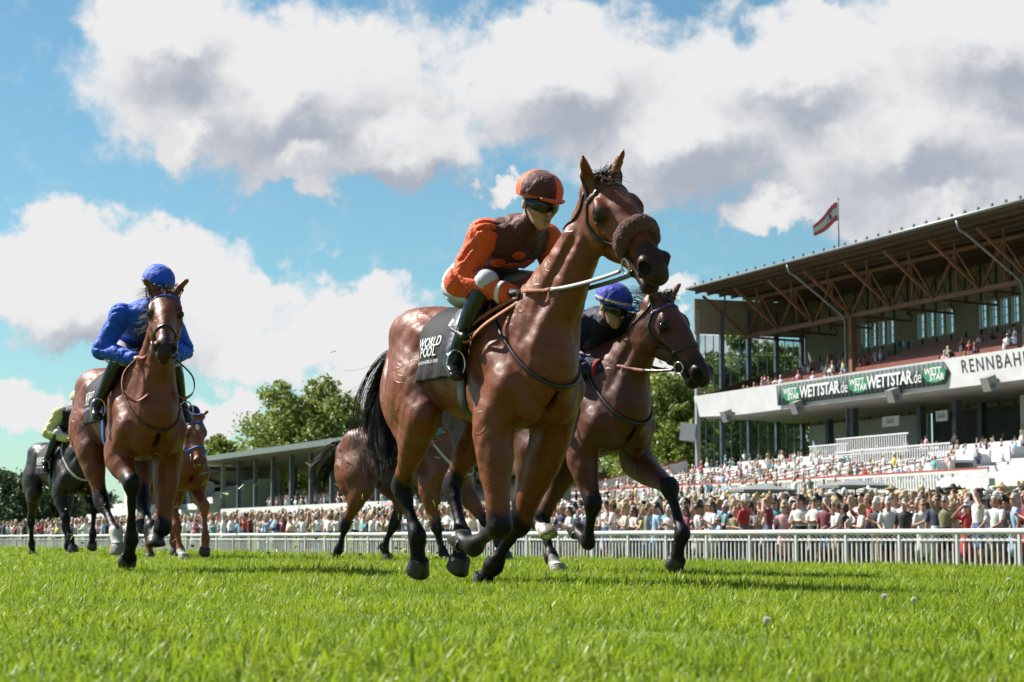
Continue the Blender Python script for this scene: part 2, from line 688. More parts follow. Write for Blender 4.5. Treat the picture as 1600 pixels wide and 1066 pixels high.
def strands(polys, r0, r1=0.0004):
    """bundle of hair: list of (m,3) polylines -> three-sided tapered tubes in one mesh"""
    L = np.asarray(polys, float)          # (n,m,3)
    n, m, _ = L.shape
    T = np.gradient(L, axis=1)
    T /= np.linalg.norm(T, axis=2, keepdims=True) + 1e-9
    ref = np.array([0.3, 0.5, 0.8])
    a = np.cross(T, ref)
    a /= np.linalg.norm(a, axis=2, keepdims=True) + 1e-9
    b = np.cross(T, a)
    rr = np.linspace(1, 0, m) ** 0.6 * (r0 - r1) + r1
    V = np.stack([L + rr[None, :, None] * (a * math.cos(t) + b * math.sin(t)) for t in (0, 2.1, 4.2)], 2)
    V = V.reshape(-1, 3)
    base = (np.arange(n)[:, None] * m + np.arange(m - 1)[None]).ravel() * 3
    Q = np.vstack([np.stack([base + k, base + (k + 1) % 3, base + 3 + (k + 1) % 3, base + 3 + k], 1) for k in range(3)])
    return V, Q


def text_2d(s, bold=0.0, shear=0.0, spacing=1.0):
    """outline of a word as 2d verts and faces, height about 0.7 for capitals"""
    cu = bpy.data.curves.new('lettering', 'FONT')
    cu.body = s
    cu.offset = bold
    cu.shear = shear
    cu.space_character = spacing
    cu.align_x = 'CENTER'
    cu.align_y = 'CENTER'
    cu.resolution_u = 3
    o = bpy.data.objects.new('lettering', cu)
    COL.objects.link(o)
    dg = bpy.context.evaluated_depsgraph_get()
    me = o.evaluated_get(dg).to_mesh()
    V = np.array([v.co[:] for v in me.vertices])
    F = [tuple(p.vertices) for p in me.polygons]
    o.evaluated_get(dg).to_mesh_clear()
    bpy.data.objects.remove(o)
    bpy.data.curves.remove(cu)
    return V, F

# ------------------------------------------------------------------ the ground
TD = np.array([-0.475, 0.880])          # along the track, away from the camera
TN = np.array([0.880, 0.475])           # across the track, towards the stands
FU = 30.8                               # the fence stands here across the track


def uv(u, v):
    p = TN * u + TD * v
    return float(p[0]), float(p[1])


def gz(u):
    """ground level across the track"""
    u = np.asarray(u, float)
    t = np.clip((u - 9) / 20, 0, 1)
    z = -0.48 * t * t * (3 - 2 * t)
    return z + np.clip(u - 32.5, 0, 40) * 0.055


def ground_z(x, y):
    return gz(TN[0] * np.asarray(x) + TN[1] * np.asarray(y))


def lawn_mat():
    m = bpy.data.materials.new('turf')
    m.use_nodes = True
    t = NT(m.node_tree)
    out = t.n('ShaderNodeOutputMaterial')
    b = t.n('ShaderNodeBsdfPrincipled')
    t.l(b.outputs[0], out.inputs[0])
    co = t.n('ShaderNodeTexCoord').outputs['Object']
    a = t.noise(co, 0.35, 4.0, 0.6)
    f = t.noise(co, 28.0, 5.0, 0.7)
    c = t.mix(t.ramp(a, 0.35, 0.65), (0.165, 0.225, 0.012), (0.215, 0.270, 0.016))
    c = t.mix(t.ramp(f, 0.35, 0.75), (0.06, 0.095, 0.012), c)
    t.l(c, b.inputs['Base Color'])
    b.inputs['Roughness'].default_value = 0.85
    bn = t.n('ShaderNodeBump')
    bn.inputs['Strength'].default_value = 0.8
    bn.inputs['Distance'].default_value = 0.03
    t.l(t.noise(co, 45.0, 4.0), bn.inputs['Height'])
    t.l(bn.outputs[0], b.inputs['Normal'])
    return m


M_TURF = lawn_mat()
us = np.concatenate([[-2500, -600, -200, -60, -20], np.arange(-10, 36, 1.0), np.arange(36, 74, 4.0), [80, 100, 200, 700, 2500]])
vs = np.array([-900, -300, -100, -40, -20, 0, 20, 40, 60, 80, 100, 130, 170, 240, 400, 900, 2800])
U, Vv = np.meshgrid(us, vs, indexing='ij')
P = np.stack([TN[0] * U + TD[0] * Vv, TN[1] * U + TD[1] * Vv, gz(U)], -1)
vid = np.arange(U.size).reshape(U.shape)
Q = np.stack([vid[:-1, :-1], vid[1:, :-1], vid[1:, 1:], vid[:-1, 1:]], -1).reshape(-1, 4)
o = link('ground', mesh_np('ground', P.reshape(-1, 3), Q, [M_TURF]))
tag(o, kind='structure')


def grass_mat():
    m = bpy.data.materials.new('grass_blade')
    m.use_nodes = True
    t = NT(m.node_tree)
    out = t.n('ShaderNodeOutputMaterial')
    b = t.n('ShaderNodeBsdfPrincipled')
    tr = t.n('ShaderNodeBsdfTranslucent')
    mx = t.n('ShaderNodeMixShader')
    mx.inputs[0].default_value = 0.46
    t.l(b.outputs[0], mx.inputs[1])
    t.l(tr.outputs[0], mx.inputs[2])
    t.l(mx.outputs[0], out.inputs[0])
    rnd = t.n('ShaderNodeObjectInfo').outputs['Random']
    gp = t.n('ShaderNodeNewGeometry').outputs['Position']
    a = t.noise(gp, 0.9, 4.0, 0.6)
    isl = t.n('ShaderNodeNewGeometry').outputs['Random Per Island']
    c = t.mix(t.ramp(a, 0.32, 0.68), (0.165, 0.270, 0.010), (0.285, 0.385, 0.018))
    c = t.mix(t.ramp(t.noise(gp, 3.5, 3.0, 0.6), 0.50, 0.75, 0.0, 0.45), c, (0.34, 0.34, 0.05))
    c = t.mix(t.math('MULTIPLY', isl, 0.55), c, (0.33, 0.39, 0.03))
    c = t.mix(t.ramp(rnd, 0.7, 1.0, 0.0, 0.4), c, (0.07, 0.145, 0.010))
    t.l(c, b.inputs['Base Color'])
    t.l(c, tr.inputs[0])
    b.inputs['Roughness'].default_value = 0.46
    b.inputs['Specular IOR Level'].default_value = 0.32
    return m


M_GRASS = grass_mat()
tufts = bpy.data.collections.new('grass_tufts')
for k in range(8):
    rg = np.random.default_rng(50 + k)
    V, F = [], []
    n = 46
    for i in range(n):
        r = 0.085 * math.sqrt(rg.random())
        a = rg.uniform(0, 6.283)
        c = np.array([r * math.cos(a), r * math.sin(a), -0.004])
        L = rg.uniform(0.018, 0.048) * (1.55 if rg.random() < 0.12 else 1.0)
        wd = rg.uniform(0.0014, 0.0030)
        fa = rg.uniform(0, 6.283)
        fd = np.array([math.cos(fa), math.sin(fa), 0])
        sd = np.array([-fd[1], fd[0], 0])
        bend = rg.uniform(0.1, 1.0)
        o0 = len(V)
        for j, tt in enumerate((0, 0.4, 0.75, 1.0)):
            p = c + fd * L * bend * tt ** 1.8 + np.array([0, 0, L * tt * (1 - 0.3 * bend * tt)])
            ww = wd * (1.0, 0.9, 0.6, 0.05)[j]
            V += [p - sd * ww, p + sd * ww]
        for j in range(3):
            F.append((o0 + 2 * j, o0 + 2 * j + 1, o0 + 2 * j + 3, o0 + 2 * j + 2))
    if k in (2, 5):                                   # a few clover leaves low in the sward
        for i in range(5):
            a = rg.uniform(0, 6.283)
            c = np.array([0.06 * math.cos(a), 0.06 * math.sin(a), rg.uniform(0.018, 0.034)])
            for q in range(3):
                t0 = a + q * 2.094
                d0, d1 = np.array([math.cos(t0), math.sin(t0), 0.25]), np.array([-math.sin(t0), math.cos(t0), 0])
                o0 = len(V)
                V += [c, c + d0 * 0.006 + d1 * 0.0045, c + d0 * 0.012, c + d0 * 0.006 - d1 * 0.0045]
                F.append((o0, o0 + 1, o0 + 2, o0 + 3))
    me = mesh_np('grass_tuft', np.array(V), np.array(F), [M_GRASS])
    tufts.objects.link(bpy.data.objects.new('grass_tuft', me))

rg = np.random.default_rng(11)
pts, scl = [], []
dy = rg.uniform(4.5, 26, 90)                       # hoof marks where the sward is torn open
DIV = np.stack([rg.uniform(-0.26, 0.26, 90) * dy, dy, rg.uniform(0.025, 0.075, 90)], 1)
for y0, y1, dens, s0 in ((2.6, 5.5, 260, 1.0), (5.5, 9, 210, 1.02), (9, 14, 130, 1.12), (14, 22, 62, 1.35), (22, 34, 26, 1.8), (34, 62, 9, 2.4)):
    hw = 0.305
    n = int(dens * hw * (y1 * y1 - y0 * y0))
    y = np.sqrt(rg.uniform(y0 * y0, y1 * y1, n))
    x = rg.uniform(-1, 1, n) * (hw * y + 0.8)
    k = TN[0] * x + TN[1] * y < FU - 0.1
    dv = DIV[(DIV[:, 1] > y0 - 1) & (DIV[:, 1] < y1 + 1)]
    if len(dv):
        d2 = np.min(((x[:, None] - dv[None, :, 0]) / 1.6) ** 2 + (y[:, None] - dv[None, :, 1]) ** 2 - dv[None, :, 2] ** 2, axis=1)
        k &= d2 > 0
    x, y = x[k], y[k]
    pts.append(np.stack([x, y, ground_z(x, y)], 1))
    lush = np.sin(x * 1.7 + 2 * np.sin(y * 0.9)) * np.sin(y * 1.3 + 1.5 * np.sin(x * 1.1)) * 0.34 + 1.0 + 0.12 * np.sin(x * 5.1 + 3 * np.sin(y * 3.7))
    scl.append(s0 * rg.uniform(0.75, 1.2, len(x)) * lush)
pts = np.vstack(pts)
scl = np.concatenate(scl)
me = bpy.data.meshes.new('grass')
me.vertices.add(len(pts))
me.vertices.foreach_set('co', pts.astype(np.float32).ravel())
for nm, dat in (('sc', scl), ('rz', rg.uniform(0, 6.283, len(pts)))):
    at = me.attributes.new(nm, 'FLOAT', 'POINT')
    at.data.foreach_set('value', dat.astype(np.float32))
me.update()
grass = link('grass', me)
tag(grass, 'short bright green grass of the racing turf', 'grass', kind='stuff')
gt = bpy.data.node_groups.new('sward', 'GeometryNodeTree')
gt.interface.new_socket('Geometry', in_out='INPUT', socket_type='NodeSocketGeometry')
gt.interface.new_socket('Geometry', in_out='OUTPUT', socket_type='NodeSocketGeometry')
N = gt.nodes.new
gi, go = N('NodeGroupInput'), N('NodeGroupOutput')
iop, ci = N('GeometryNodeInstanceOnPoints'), N('GeometryNodeCollectionInfo')
ci.inputs[0].default_value = tufts
ci.inputs['Separate Children'].default_value = True
ci.inputs['Reset Children'].default_value = True
iop.inputs['Pick Instance'].default_value = True
a1, a2, cb = N('GeometryNodeInputNamedAttribute'), N('GeometryNodeInputNamedAttribute'), N('ShaderNodeCombineXYZ')
a1.data_type = a2.data_type = 'FLOAT'
a1.inputs[0].default_value, a2.inputs[0].default_value = 'sc', 'rz'
L = gt.links.new
L(gi.outputs[0], iop.inputs['Points'])
L(ci.outputs[0], iop.inputs['Instance'])
L(a2.outputs[0], cb.inputs[2])
L(cb.outputs[0], iop.inputs['Rotation'])
L(a1.outputs[0], iop.inputs['Scale'])
L(iop.outputs[0], go.inputs[0])
md = grass.modifiers.new('sward', 'NODES')
md.node_group = gt

# ------------------------------------------------------------------ running-rail fence
M_PLASTIC = mat('white_plastic', (0.62, 0.62, 0.63), 0.4, var=0.05, scale=3, bump=0.05)
fv0, fv1 = 29.0, 136.0
fr = empty('rail_fence', (*uv(FU, fv0), float(gz(FU))), math.atan2(TD[1], TD[0]))
tag(fr, 'long white picket fence with a thick round top rail along the track', 'fence')
FL = fv1 - fv0
b = MB()
n = 100
b.tube([(i * FL / n, 0.0, 0.915 + 0.012 * math.sin(i * 1.7) * (i / n)) for i in range(n + 1)], 0.068, 12)
b.build('top_rail', M_PLASTIC, fr, True)
b = MB()
b.box((FL / 2, 0, 0.72), (FL, 0.035, 0.035))
b.build('upper_cross_rail', M_PLASTIC, fr)
b = MB()
b.box((FL / 2, 0, 0.09), (FL, 0.035, 0.035))
b.build('lower_cross_rail', M_PLASTIC, fr)
pm = MB().box((0, 0, 0.43), (0.075, 0.075, 0.88)).mesh('post', M_PLASTIC)
sp = 2.05
for i in range(int(FL / sp)):
    q = link('post', pm, fr)
    q.location = (0.4 + i * sp, 0.0, 0)
pk = MB().box((0, -0.03, 0.365), (0.042, 0.022, 0.72)).mesh('picket', M_PLASTIC)
rest = MB()
xs = [0.4 + i * sp + (j + 1) * sp / 11 for i in range(int(FL / sp)) for j in range(10)]
for i, x in enumerate(xs):
    if i < 300:
        q = link('picket', pk, fr)
        q.location = (x, 0, 0)
    else:
        rest.box((x, -0.03, 0.365), (0.042, 0.022, 0.72))
tag(rest.build('distant_pickets', M_PLASTIC, fr), kind='stuff')
sc = MB()                                     # scalloped trim below the rail
for i in range(int(FL * 0.55 / 0.186)):
    x = 0.4 + i * 0.1864
    sc.tube([(x + 0.075 * math.cos(t), -0.004, 0.785 + 0.05 * math.sin(t)) for t in np.linspace(0, 2 * math.pi, 9)], 0.012, 4, cap=False)
tag(sc.build('scalloped_trim', M_PLASTIC, fr), kind='stuff')

# ------------------------------------------------------------------ main grandstand (right)
M_WHITEWALL = mat('white_painted_wall', (0.62, 0.62, 0.63), 0.7, var=0.06, scale=0.8, bump=0.1, bscale=8)
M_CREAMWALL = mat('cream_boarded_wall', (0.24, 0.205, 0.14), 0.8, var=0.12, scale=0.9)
M_GREYWALL = mat('grey_concrete', (0.34, 0.34, 0.34), 0.85, var=0.15, scale=0.7, bump=0.2, bscale=6)
M_SOFFIT = mat('grey_soffit', (0.36, 0.34, 0.31), 0.85, var=0.1, scale=0.5)
M_TRUSS = mat('rust_brown_steel', (0.20, 0.088, 0.045), 0.7, var=0.2, scale=1.5)
M_BOARD = mat('brown_roof_boards', (0.075, 0.042, 0.024), 0.85, var=0.25, scale=2)
M_GUTTER = mat('zinc_gutter', (0.15, 0.165, 0.17), 0.45, metal=0.3, var=0.12)
M_POST = mat('slate_grey_post', (0.085, 0.10, 0.13), 0.55, var=0.1)
M_POSTL = mat('light_grey_post', (0.30, 0.31, 0.33), 0.55, var=0.1)
M_SEAT = mat('red_orange_seat', (0.21, 0.060, 0.042), 0.6, var=0.2, scale=2)
M_GREEN_BANNER = mat('dark_green_banner', (0.030, 0.058, 0.058), 0.7, var=0.12, scale=0.8, bump=0.2, bscale=3)
M_GREEN_LOGO = mat('bright_green_logo', (0.010, 0.22, 0.09), 0.6, var=0.05)
M_LETTER_DARK = mat('charcoal_letters', (0.035, 0.038, 0.045), 0.6, var=0.05)
M_SPEAKER = mat('grey_loudspeaker', (0.24, 0.24, 0.23), 0.6, var=0.1)
M_BRICK = mat('brick_wall', (0.36, 0.19, 0.13), 0.85, var=0.2, scale=3)
M_DARKIN = mat('dark_interior_wall', (0.10, 0.10, 0.11), 0.8, var=0.15, scale=0.6)
M_REDTRIM = mat('red_handrail', (0.42, 0.08, 0.06), 0.5, var=0.1)


def glass_mat(name, tint, alpha):
    m = bpy.data.materials.new(name)
    m.use_nodes = True
    t = NT(m.node_tree)
    out = t.n('ShaderNodeOutputMaterial')
    g = t.n('ShaderNodeBsdfGlossy')
    g.inputs['Color'].default_value = (0.9, 0.95, 1.0, 1)
    g.inputs['Roughness'].default_value = 0.03
    tr = t.n('ShaderNodeBsdfTransparent')
    tr.inputs[0].default_value = (*tint, 1)
    mx = t.n('ShaderNodeMixShader')
    mx.inputs[0].default_value = alpha
    t.l(tr.outputs[0], mx.inputs[1])
    t.l(g.outputs[0], mx.inputs[2])
    t.l(mx.outputs[0], out.inputs[0])
    return m


M_GLASS = glass_mat('window_glass', (0.80, 0.88, 0.90), 0.10)
K = 1.3
SA = np.array([12.0, 130.0]) * K
SE = unit([0.36, -0.93])
SI = np.array([-SE[1], SE[0]])            # into the building
S_ROT = math.atan2(SE[1], SE[0])
main = empty('grandstand', (SA[0], SA[1], 0), S_ROT)     # local x along the front, y into the building
tag(main, 'large grandstand with brown timber roof and white balcony at right', 'grandstand')
LEN = 60.0
HB = CAM_H


def part(name, b, m, parent=main, smooth=False):
    return b.build(name, m, parent, smooth)


# roof: boarded underside, purlins, gutter
b = MB()
b.prism([(-1.2, 0, 21.55), (-1.2, 11.2, 20.7), (-1.2, 11.2, 21.0), (-1.2, 0, 21.85)], (LEN + 1.2, 0, 0))
rf = part('roof', b, M_BOARD)
for i in range(9):
    y = 0.7 + i * 1.15
    b = MB()
    b.box((LEN / 2 - 0.6, y, 21.42 - y * 0.0757), (LEN + 1.2, 0.14, 0.24))
    part('purlin', b, M_BOARD, rf)
b = MB()
b.tube([(-1.3, -0.12, 21.70), (LEN, -0.12, 21.70)], 0.12, 8)
part('gutter', b, M_GUTTER, rf, True)
b = MB()
for i in range(40):
    b.box((0.2 + i * 1.55, -0.05, 21.94), (0.16, 0.12, 0.20))
part('snow_guard', b, M_GUTTER, rf)
# longitudinal girder with zigzag web, cantilever brackets and columns
GY, GB, GT = 5.0, 17.6, 20.75
b = MB()
b.box((LEN / 2, GY, GB), (LEN, 0.30, 0.34))
part('girder_chord', b, M_TRUSS)
b = MB()
b.box((LEN / 2, GY, GT), (LEN, 0.24, 0.26))
part('girder_chord', b, M_TRUSS)
COLX = 17.4
nb = 5.8
for i in range(int(LEN / nb)):
    x0 = i * nb
    for (xa, za, xb_, zb) in ((x0, GB, x0 + nb / 2, GT), (x0 + nb / 2, GT, x0 + nb, GB)):
        b = MB()
        b.bar((xa, GY, za), (xb_, GY, zb), 0.16, 0.16)
        part('girder_diagonal', b, M_TRUSS)
    b = MB()
    b.bar((x0 + nb / 2, GY, GB), (x0 + nb / 2, GY, GT), 0.13, 0.13)
    part('girder_upright', b, M_TRUSS)
    # bracket out to the eaves, and the truss behind to the back wall
    b = MB()
    b.bar((x0, GY, GB), (x0, 0.8, 20.95), 0.18, 0.20)
    b.bar((x0, 2.9, 19.25), (x0, 2.9, 21.1), 0.12, 0.12)
    part('eaves_bracket', b, M_TRUSS)
    b = MB()
    b.bar((x0, GY, GB), (x0, 10.4, 17.4), 0.16, 0.18)
    for q in range(2):
        ya = GY + q * 2.7
        b.bar((x0, ya, GB - 0.05 * q), (x0, ya + 1.4, 20.6 - 0.1 * q), 0.11, 0.11)
        b.bar((x0, ya + 1.4, 20.6 - 0.1 * q), (x0, ya + 2.8, GB - 0.05 * q), 0.11, 0.11)
    part('roof_truss', b, M_TRUSS)
for cx in (COLX, COLX + 23.2):
    b = MB()
    b.box((cx, GY, 14.9), (0.62, 0.5, 5.4))
    part('column', b, M_TRUSS)
    b = MB()
    b.box((cx, GY, 8.0), (0.62, 0.5, 4.6))
    part('column', b, M_POST)
    b = MB()
    b.tube([(cx - 1.0, -0.1, 21.5), (cx - 0.95, 0.05, 20.9), (cx - 0.75, 0.5, 20.6), (cx - 0.6, GY - 1.8, 18.6), (cx - 0.45, GY - 0.5, 17.6), (cx - 0.42, GY - 0.35, 17.0), (cx - 0.42, GY - 0.35, 6.0)], 0.11, 7)
    part('rain_pipe', b, M_GUTTER, main, True)
# back wall with high windows, open between its boards where the sky shows through
BY = 10.6
WG = [(11.9, 17.0), (20.4, 16.95), (28.8, 16.9), (37.2, 16.9)]
b = MB()
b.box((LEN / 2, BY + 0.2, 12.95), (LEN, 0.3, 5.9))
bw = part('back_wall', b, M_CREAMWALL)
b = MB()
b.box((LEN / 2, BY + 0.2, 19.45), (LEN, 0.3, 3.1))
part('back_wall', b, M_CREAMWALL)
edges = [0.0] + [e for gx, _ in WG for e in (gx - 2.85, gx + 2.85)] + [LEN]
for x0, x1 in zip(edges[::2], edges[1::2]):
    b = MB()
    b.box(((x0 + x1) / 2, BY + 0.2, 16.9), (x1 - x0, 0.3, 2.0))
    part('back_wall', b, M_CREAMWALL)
for i in range(30):
    b = MB()
    b.box((i * 2.0 + 0.6, BY, 12.95), (0.10, 0.12, 5.8))
    b.box((i * 2.0 + 0.6, BY, 19.45), (0.10, 0.12, 3.0))
    part('wall_batten', b, M_BOARD, bw)
M_PANE = glass_mat('sky_lit_pane', (0.92, 0.96, 1.0), 0.06)
for gx, gz_ in WG:
    b = MB()
    for j in range(5):
        b.box((gx - 2.85 + 0.15 + j * 1.35, BY + 0.2, 16.9), (0.34, 0.28, 1.998))
    part('window_mullion', b, M_CREAMWALL)
    for j in range(4):
        x = gx - 2.025 + j * 1.35
        f = MB()
        for (dx, dz, wx, wz) in ((0, 0.94, 1.02, 0.10), (0, -0.94, 1.02, 0.10), (-0.46, 0, 0.08, 1.8), (0.46, 0, 0.08, 1.8), (0, 0, 0.05, 1.8), (0, 0.30, 0.86, 0.05), (0, -0.30, 0.86, 0.05)):
            f.box((x + dx, BY + 0.1, 16.9 + dz), (wx, 0.12, wz))
        fo = part('window', f, M_WHITEWALL)
        p = MB()
        p.box((x, BY + 0.2, 16.9), (0.9, 0.03, 1.85))
        part('pane', p, M_PANE, fo)
# gable end: posts, rails, glazing above and below the deck
b = MB()
b.box((-0.1, 5.4, 19.2), (0.25, 10.8, 3.0))
part('gable_boarding', b, M_CREAMWALL)
for y in (0.25, 2.6, 5.2, 7.9, 10.4):
    b = MB()
    b.box((-0.1, y, 12.6), (0.36, 0.36, 14.4))
    part('gable_post', b, M_POSTL if y < 1 else M_POST)
for ya, yb in ((0.25, 2.6), (2.6, 5.2), (5.2, 7.9), (7.9, 10.4)):
    for z0, z1 in ((5.9, 10.2), (12.6, 17.6)):
        b = MB()
        b.box((-0.1, (ya + yb) / 2, (z0 + z1) / 2), (0.03, yb - ya - 0.4, z1 - z0))
        pn = part('gable_pane', b, M_GLASS)
        b = MB()
        for q in (1, 2):
            b.box((-0.1, ya + (yb - ya) * q / 3, (z0 + z1) / 2), (0.07, 0.07, z1 - z0))
        for q in (1, 2):
            b.box((-0.1, (ya + yb) / 2, z0 + (z1 - z0) * q / 3), (0.07, yb - ya - 0.4, 0.06))
        part('glazing_bar', b, M_POST, pn)
# raked upper deck
b = MB()
b.prism([(0.3, 0.6, 10.55), (0.3, 0.6, 11.3), (0.3, 10.3, 14.75), (0.3, 10.3, 10.9)], (LEN, 0, 0))
part('upper_deck', b, M_GREYWALL)
for r in range(7):
    y, z = 1.4 + r * 1.3, 11.45 + r * 0.47
    for (x0, x1) in ((3.0, 15.6), (19.2, 38.8), (42.5, 58)):
        b = MB()
        b.box(((x0 + x1) / 2, y, z + 0.42), (x1 - x0, 0.45, 0.07))
        b.box(((x0 + x1) / 2, y + 0.22, z + 0.72), (x1 - x0, 0.07, 0.50))
        part('seat_row', b, M_SEAT)
b = MB()
b.prism([(0.3, 0.3, 12.3), (0.3, 7.5, 12.6), (0.3, 7.5, 14.6), (0.3, 5.2, 14.0)], (0.12, 0, 0))
part('stair_screen', b, M_BOARD)
# balcony front, banner, lettering, soffit, loudspeakers
b = MB()
b.prism([(6.0, 0, 12.35), (LEN, 0, 12.35), (LEN, 0.25, 10.35), (6.0, 0.25, 10.35)], (0, 0.18, 0))
part('balcony_front', b, M_WHITEWALL)
b = MB()
b.prism([(-0.3, 0.0, 12.35), (5.985, 0, 12.35), (5.985, 0.25, 10.35), (-0.3, 0.25, 10.60)], (0, 0.18, 0))
part('balcony_front', b, M_WHITEWALL)
b = MB()
b.prism([(-0.3, 0.45, 10.50), (-0.3, 12.8, 10.2), (-0.3, 12.8, 10.3), (-0.3, 0.45, 10.58)], (LEN, 0, 0))
part('soffit', b, M_SOFFIT)
b = MB()
nn = 40
bx0, bx1 = 14.3, 38.2
up, dn = [], []
for i in range(nn + 1):
    t = i / nn
    x = bx0 + (bx1 - bx0) * t
    r = 0.78
    dx = x - (bx1 - r)
    hh = 0.78 if dx <= 0 else 0.0 + math.sqrt(max(r * r - dx * dx, 0))
    y = -0.07 + 0.02 * math.sin(i * 1.3)
    up.append((x, y, 11.42 + hh))
    dn.append((x, y + 0.12, 11.42 - hh))
for i in range(nn):
    b.quad(dn[i], dn[i + 1], up[i + 1], up[i])
bn = part('banner', b, M_GREEN_BANNER, main, True)
md = bn.modifiers.new('thickness', 'SOLIDIFY')
md.thickness = 0.03


def wall_text(word, x, z, size, m, bold, parent, y, shear=0.0, spacing=1.0, tilt=0.0, xs=1.0, slope=0.0):
    V, F = text_2d(word, bold, shear, spacing)
    me = bpy.data.meshes.new('lettering')
    ct, st = math.cos(tilt), math.sin(tilt)
    W = [(x + (p[0] * xs * ct - p[1] * st) * size, z + (p[0] * xs * st + p[1] * ct) * size) for p in V]
    me.from_pydata([(q[0], y + slope * (12.35 - q[1]), q[1]) for q in W], [], F)
    me.materials.append(m)
    return link('lettering', me, parent)


for x in (16.7, 26.6, 36.5):
    b = MB()
    V = [(x + 1.35 * math.cos(t), -0.135 + 0.077 * (0.93 - 0.60 * math.sin(t)), 11.42 + 0.60 * math.sin(t)) for t in np.linspace(0, 2 * math.pi, 25)[:-1]]
    b._add(V, [tuple(range(24))])
    part('logo', b, M_GREEN_LOGO, bn)
    wall_text('WETT', x - 0.2, 11.62, 0.60, M_PRINT, 0.03, bn, -0.150, 0.1, xs=1.25, slope=0.077)
    wall_text('STAR', x + 0.25, 11.18, 0.60, M_PRINT, 0.03, bn, -0.150, 0.1, xs=1.25, slope=0.077)
for x in (20.9, 30.7):
    wall_text('WETTSTAR', x, 11.40, 1.25, M_PRINT, 0.028, bn, -0.145, 0.15, 0.92, xs=0.98, slope=0.077)
    wall_text('.de', x + 3.55, 11.34, 1.2, M_PRINT, 0.0, bn, -0.145, 0.15, xs=0.85, slope=0.077)
wall_text('RENNBAHN', 43.4, 11.62, 1.25, M_LETTER_DARK, 0.008, main, -0.02, 0.0, 1.25, xs=1.0, slope=0.125)
for x in (6.6, 18.2, 31.9, 43.4):
    b = MB()
    b.box((x, -0.42, 10.28), (0.85, 0.7, 0.9), M=Matrix.Rotation(0.35, 3, 'X'))
    sp_ = part('loudspeaker', b, M_SPEAKER)
    b = MB()
    b.box((x, -0.02, 10.5), (0.18, 0.5, 0.2))
    b.tube([(x + 0.48, -0.5, 10.1), (x + 0.62, -0.45, 10.0)], 0.16, 10)
    part('bracket', b, M_POST, sp_)
# lower storey: back wall, bar fronts, columns, signs
b = MB()
b.box((9.5, 11.0, 8.6), (18.5, 0.3, 4.2))
part('rear_wall', b, M_WHITEWALL)
b = MB()
b.box((39.5, 11.6, 8.6), (42.0, 0.3, 4.2))
part('rear_wall', b, M_DARKIN)
b = MB()
b.box((43.0, 6.6, 8.4), (12.0, 0.3, 3.4))
part('side_wall', b, M_WHITEWALL)
for x, y in ((8.2, 8.2), (24.6, 6.5), (29.5, 8.5), (31.2, 5.2)):
    b = MB()
    b.box((x, y, 8.0), (0.5, 0.5, 4.2))
    part('lower_column', b, M_POST)
for x, y, wd in ((23.6, 4.5, 2.3), (30.7, 4.3, 1.4)):
    b = MB()
    b.box((x, y, 9.0), (wd, 0.12, 0.75))
    sg = part('sign_board', b, M_WHITEWALL)
    wall_text('BAR', x, 9.0, 0.55, M_LETTER_DARK, 0.01, sg, y - 0.066)
# lower terrace of steps with white parapets, down to the front wall
TY0, TZ0 = -12.0, 3.15
NS = 12
M_STEP = mat('terrace_step', (0.52, 0.52, 0.52), 0.8, var=0.12, scale=0.5)
T0, T1 = -2.0, LEN
for i in range(NS):
    y, z = TY0 + 0.4 + i * 1.35, TZ0 + i * 0.27
    b = MB()
    b.box(((T0 + T1) / 2, y + 0.67, z - 0.9), (T1 - T0, 1.348, 1.8))
    part('terrace_step', b, M_STEP)
b = MB()
b.box(((T0 + T1) / 2, TY0 + 0.1, 2.0), (T1 - T0, 0.4, 3.1))
part('terrace_front_wall', b, M_WHITEWALL)
b = MB()
b.box(((T0 + T1) / 2, TY0 - 0.12, 4.12), (T1 - T0, 0.12, 0.10))
part('front_handrail', b, M_REDTRIM)
b = MB()
b.box(((T0 + T1) / 2, TY0 - 0.12, 3.98), (T1 - T0, 0.10, 0.16))
b.box(((T0 + T1) / 2, TY0 - 0.12, 3.05), (T1 - T0, 0.10, 0.10))
part('front_rail', b, M_WHITEWALL)
bm = MB().box((0, 0, 3.5), (0.10, 0.05, 0.95)).mesh('baluster', M_WHITEWALL)
for i in range(150):
    q = link('baluster', bm, main)
    q.location = (T0 + 12 + i * 0.30, TY0 - 0.12, 0)
rg = np.random.default_rng(4)
for r, (i, segs) in enumerate(((4, ((0, 10.5), (11.5, 20), (21.5, 33), (34.5, 46))), (6, ((1, 9.3), (11, 18.2), (20, 31), (33, 46))), (8, ((1.5, 14), (16, 26.5), (28.5, 46))), (10, ((4, 12), (13.5, 22.5), (24, 46))))):
    y, z = TY0 + 0.4 + i * 1.35, TZ0 + i * 0.27
    for x0, x1 in segs:
        b = MB()
        b.box(((x0 + x1) / 2, y + 0.02, z + 0.32), (x1 - x0, 0.14, 0.95))
        b.box((x1 - 0.1, y + 0.7, z + 0.32), (0.14, 1.2, 0.94))
        part('white_parapet', b, M_WHITEWALL)
for x in np.arange(2, 46, 3.3):
    b = MB()
    b.bar((x, TY0 + 1.0, TZ0 + 1.05), (x + 0.4, TY0 + 7.5, TZ0 + 2.35), 0.06, 0.06)
    b.bar((x, TY0 + 1.0, TZ0 + 0.1), (x, TY0 + 1.0, TZ0 + 1.05), 0.05, 0.05)
    part('stair_rail', b, M_TRUSS)
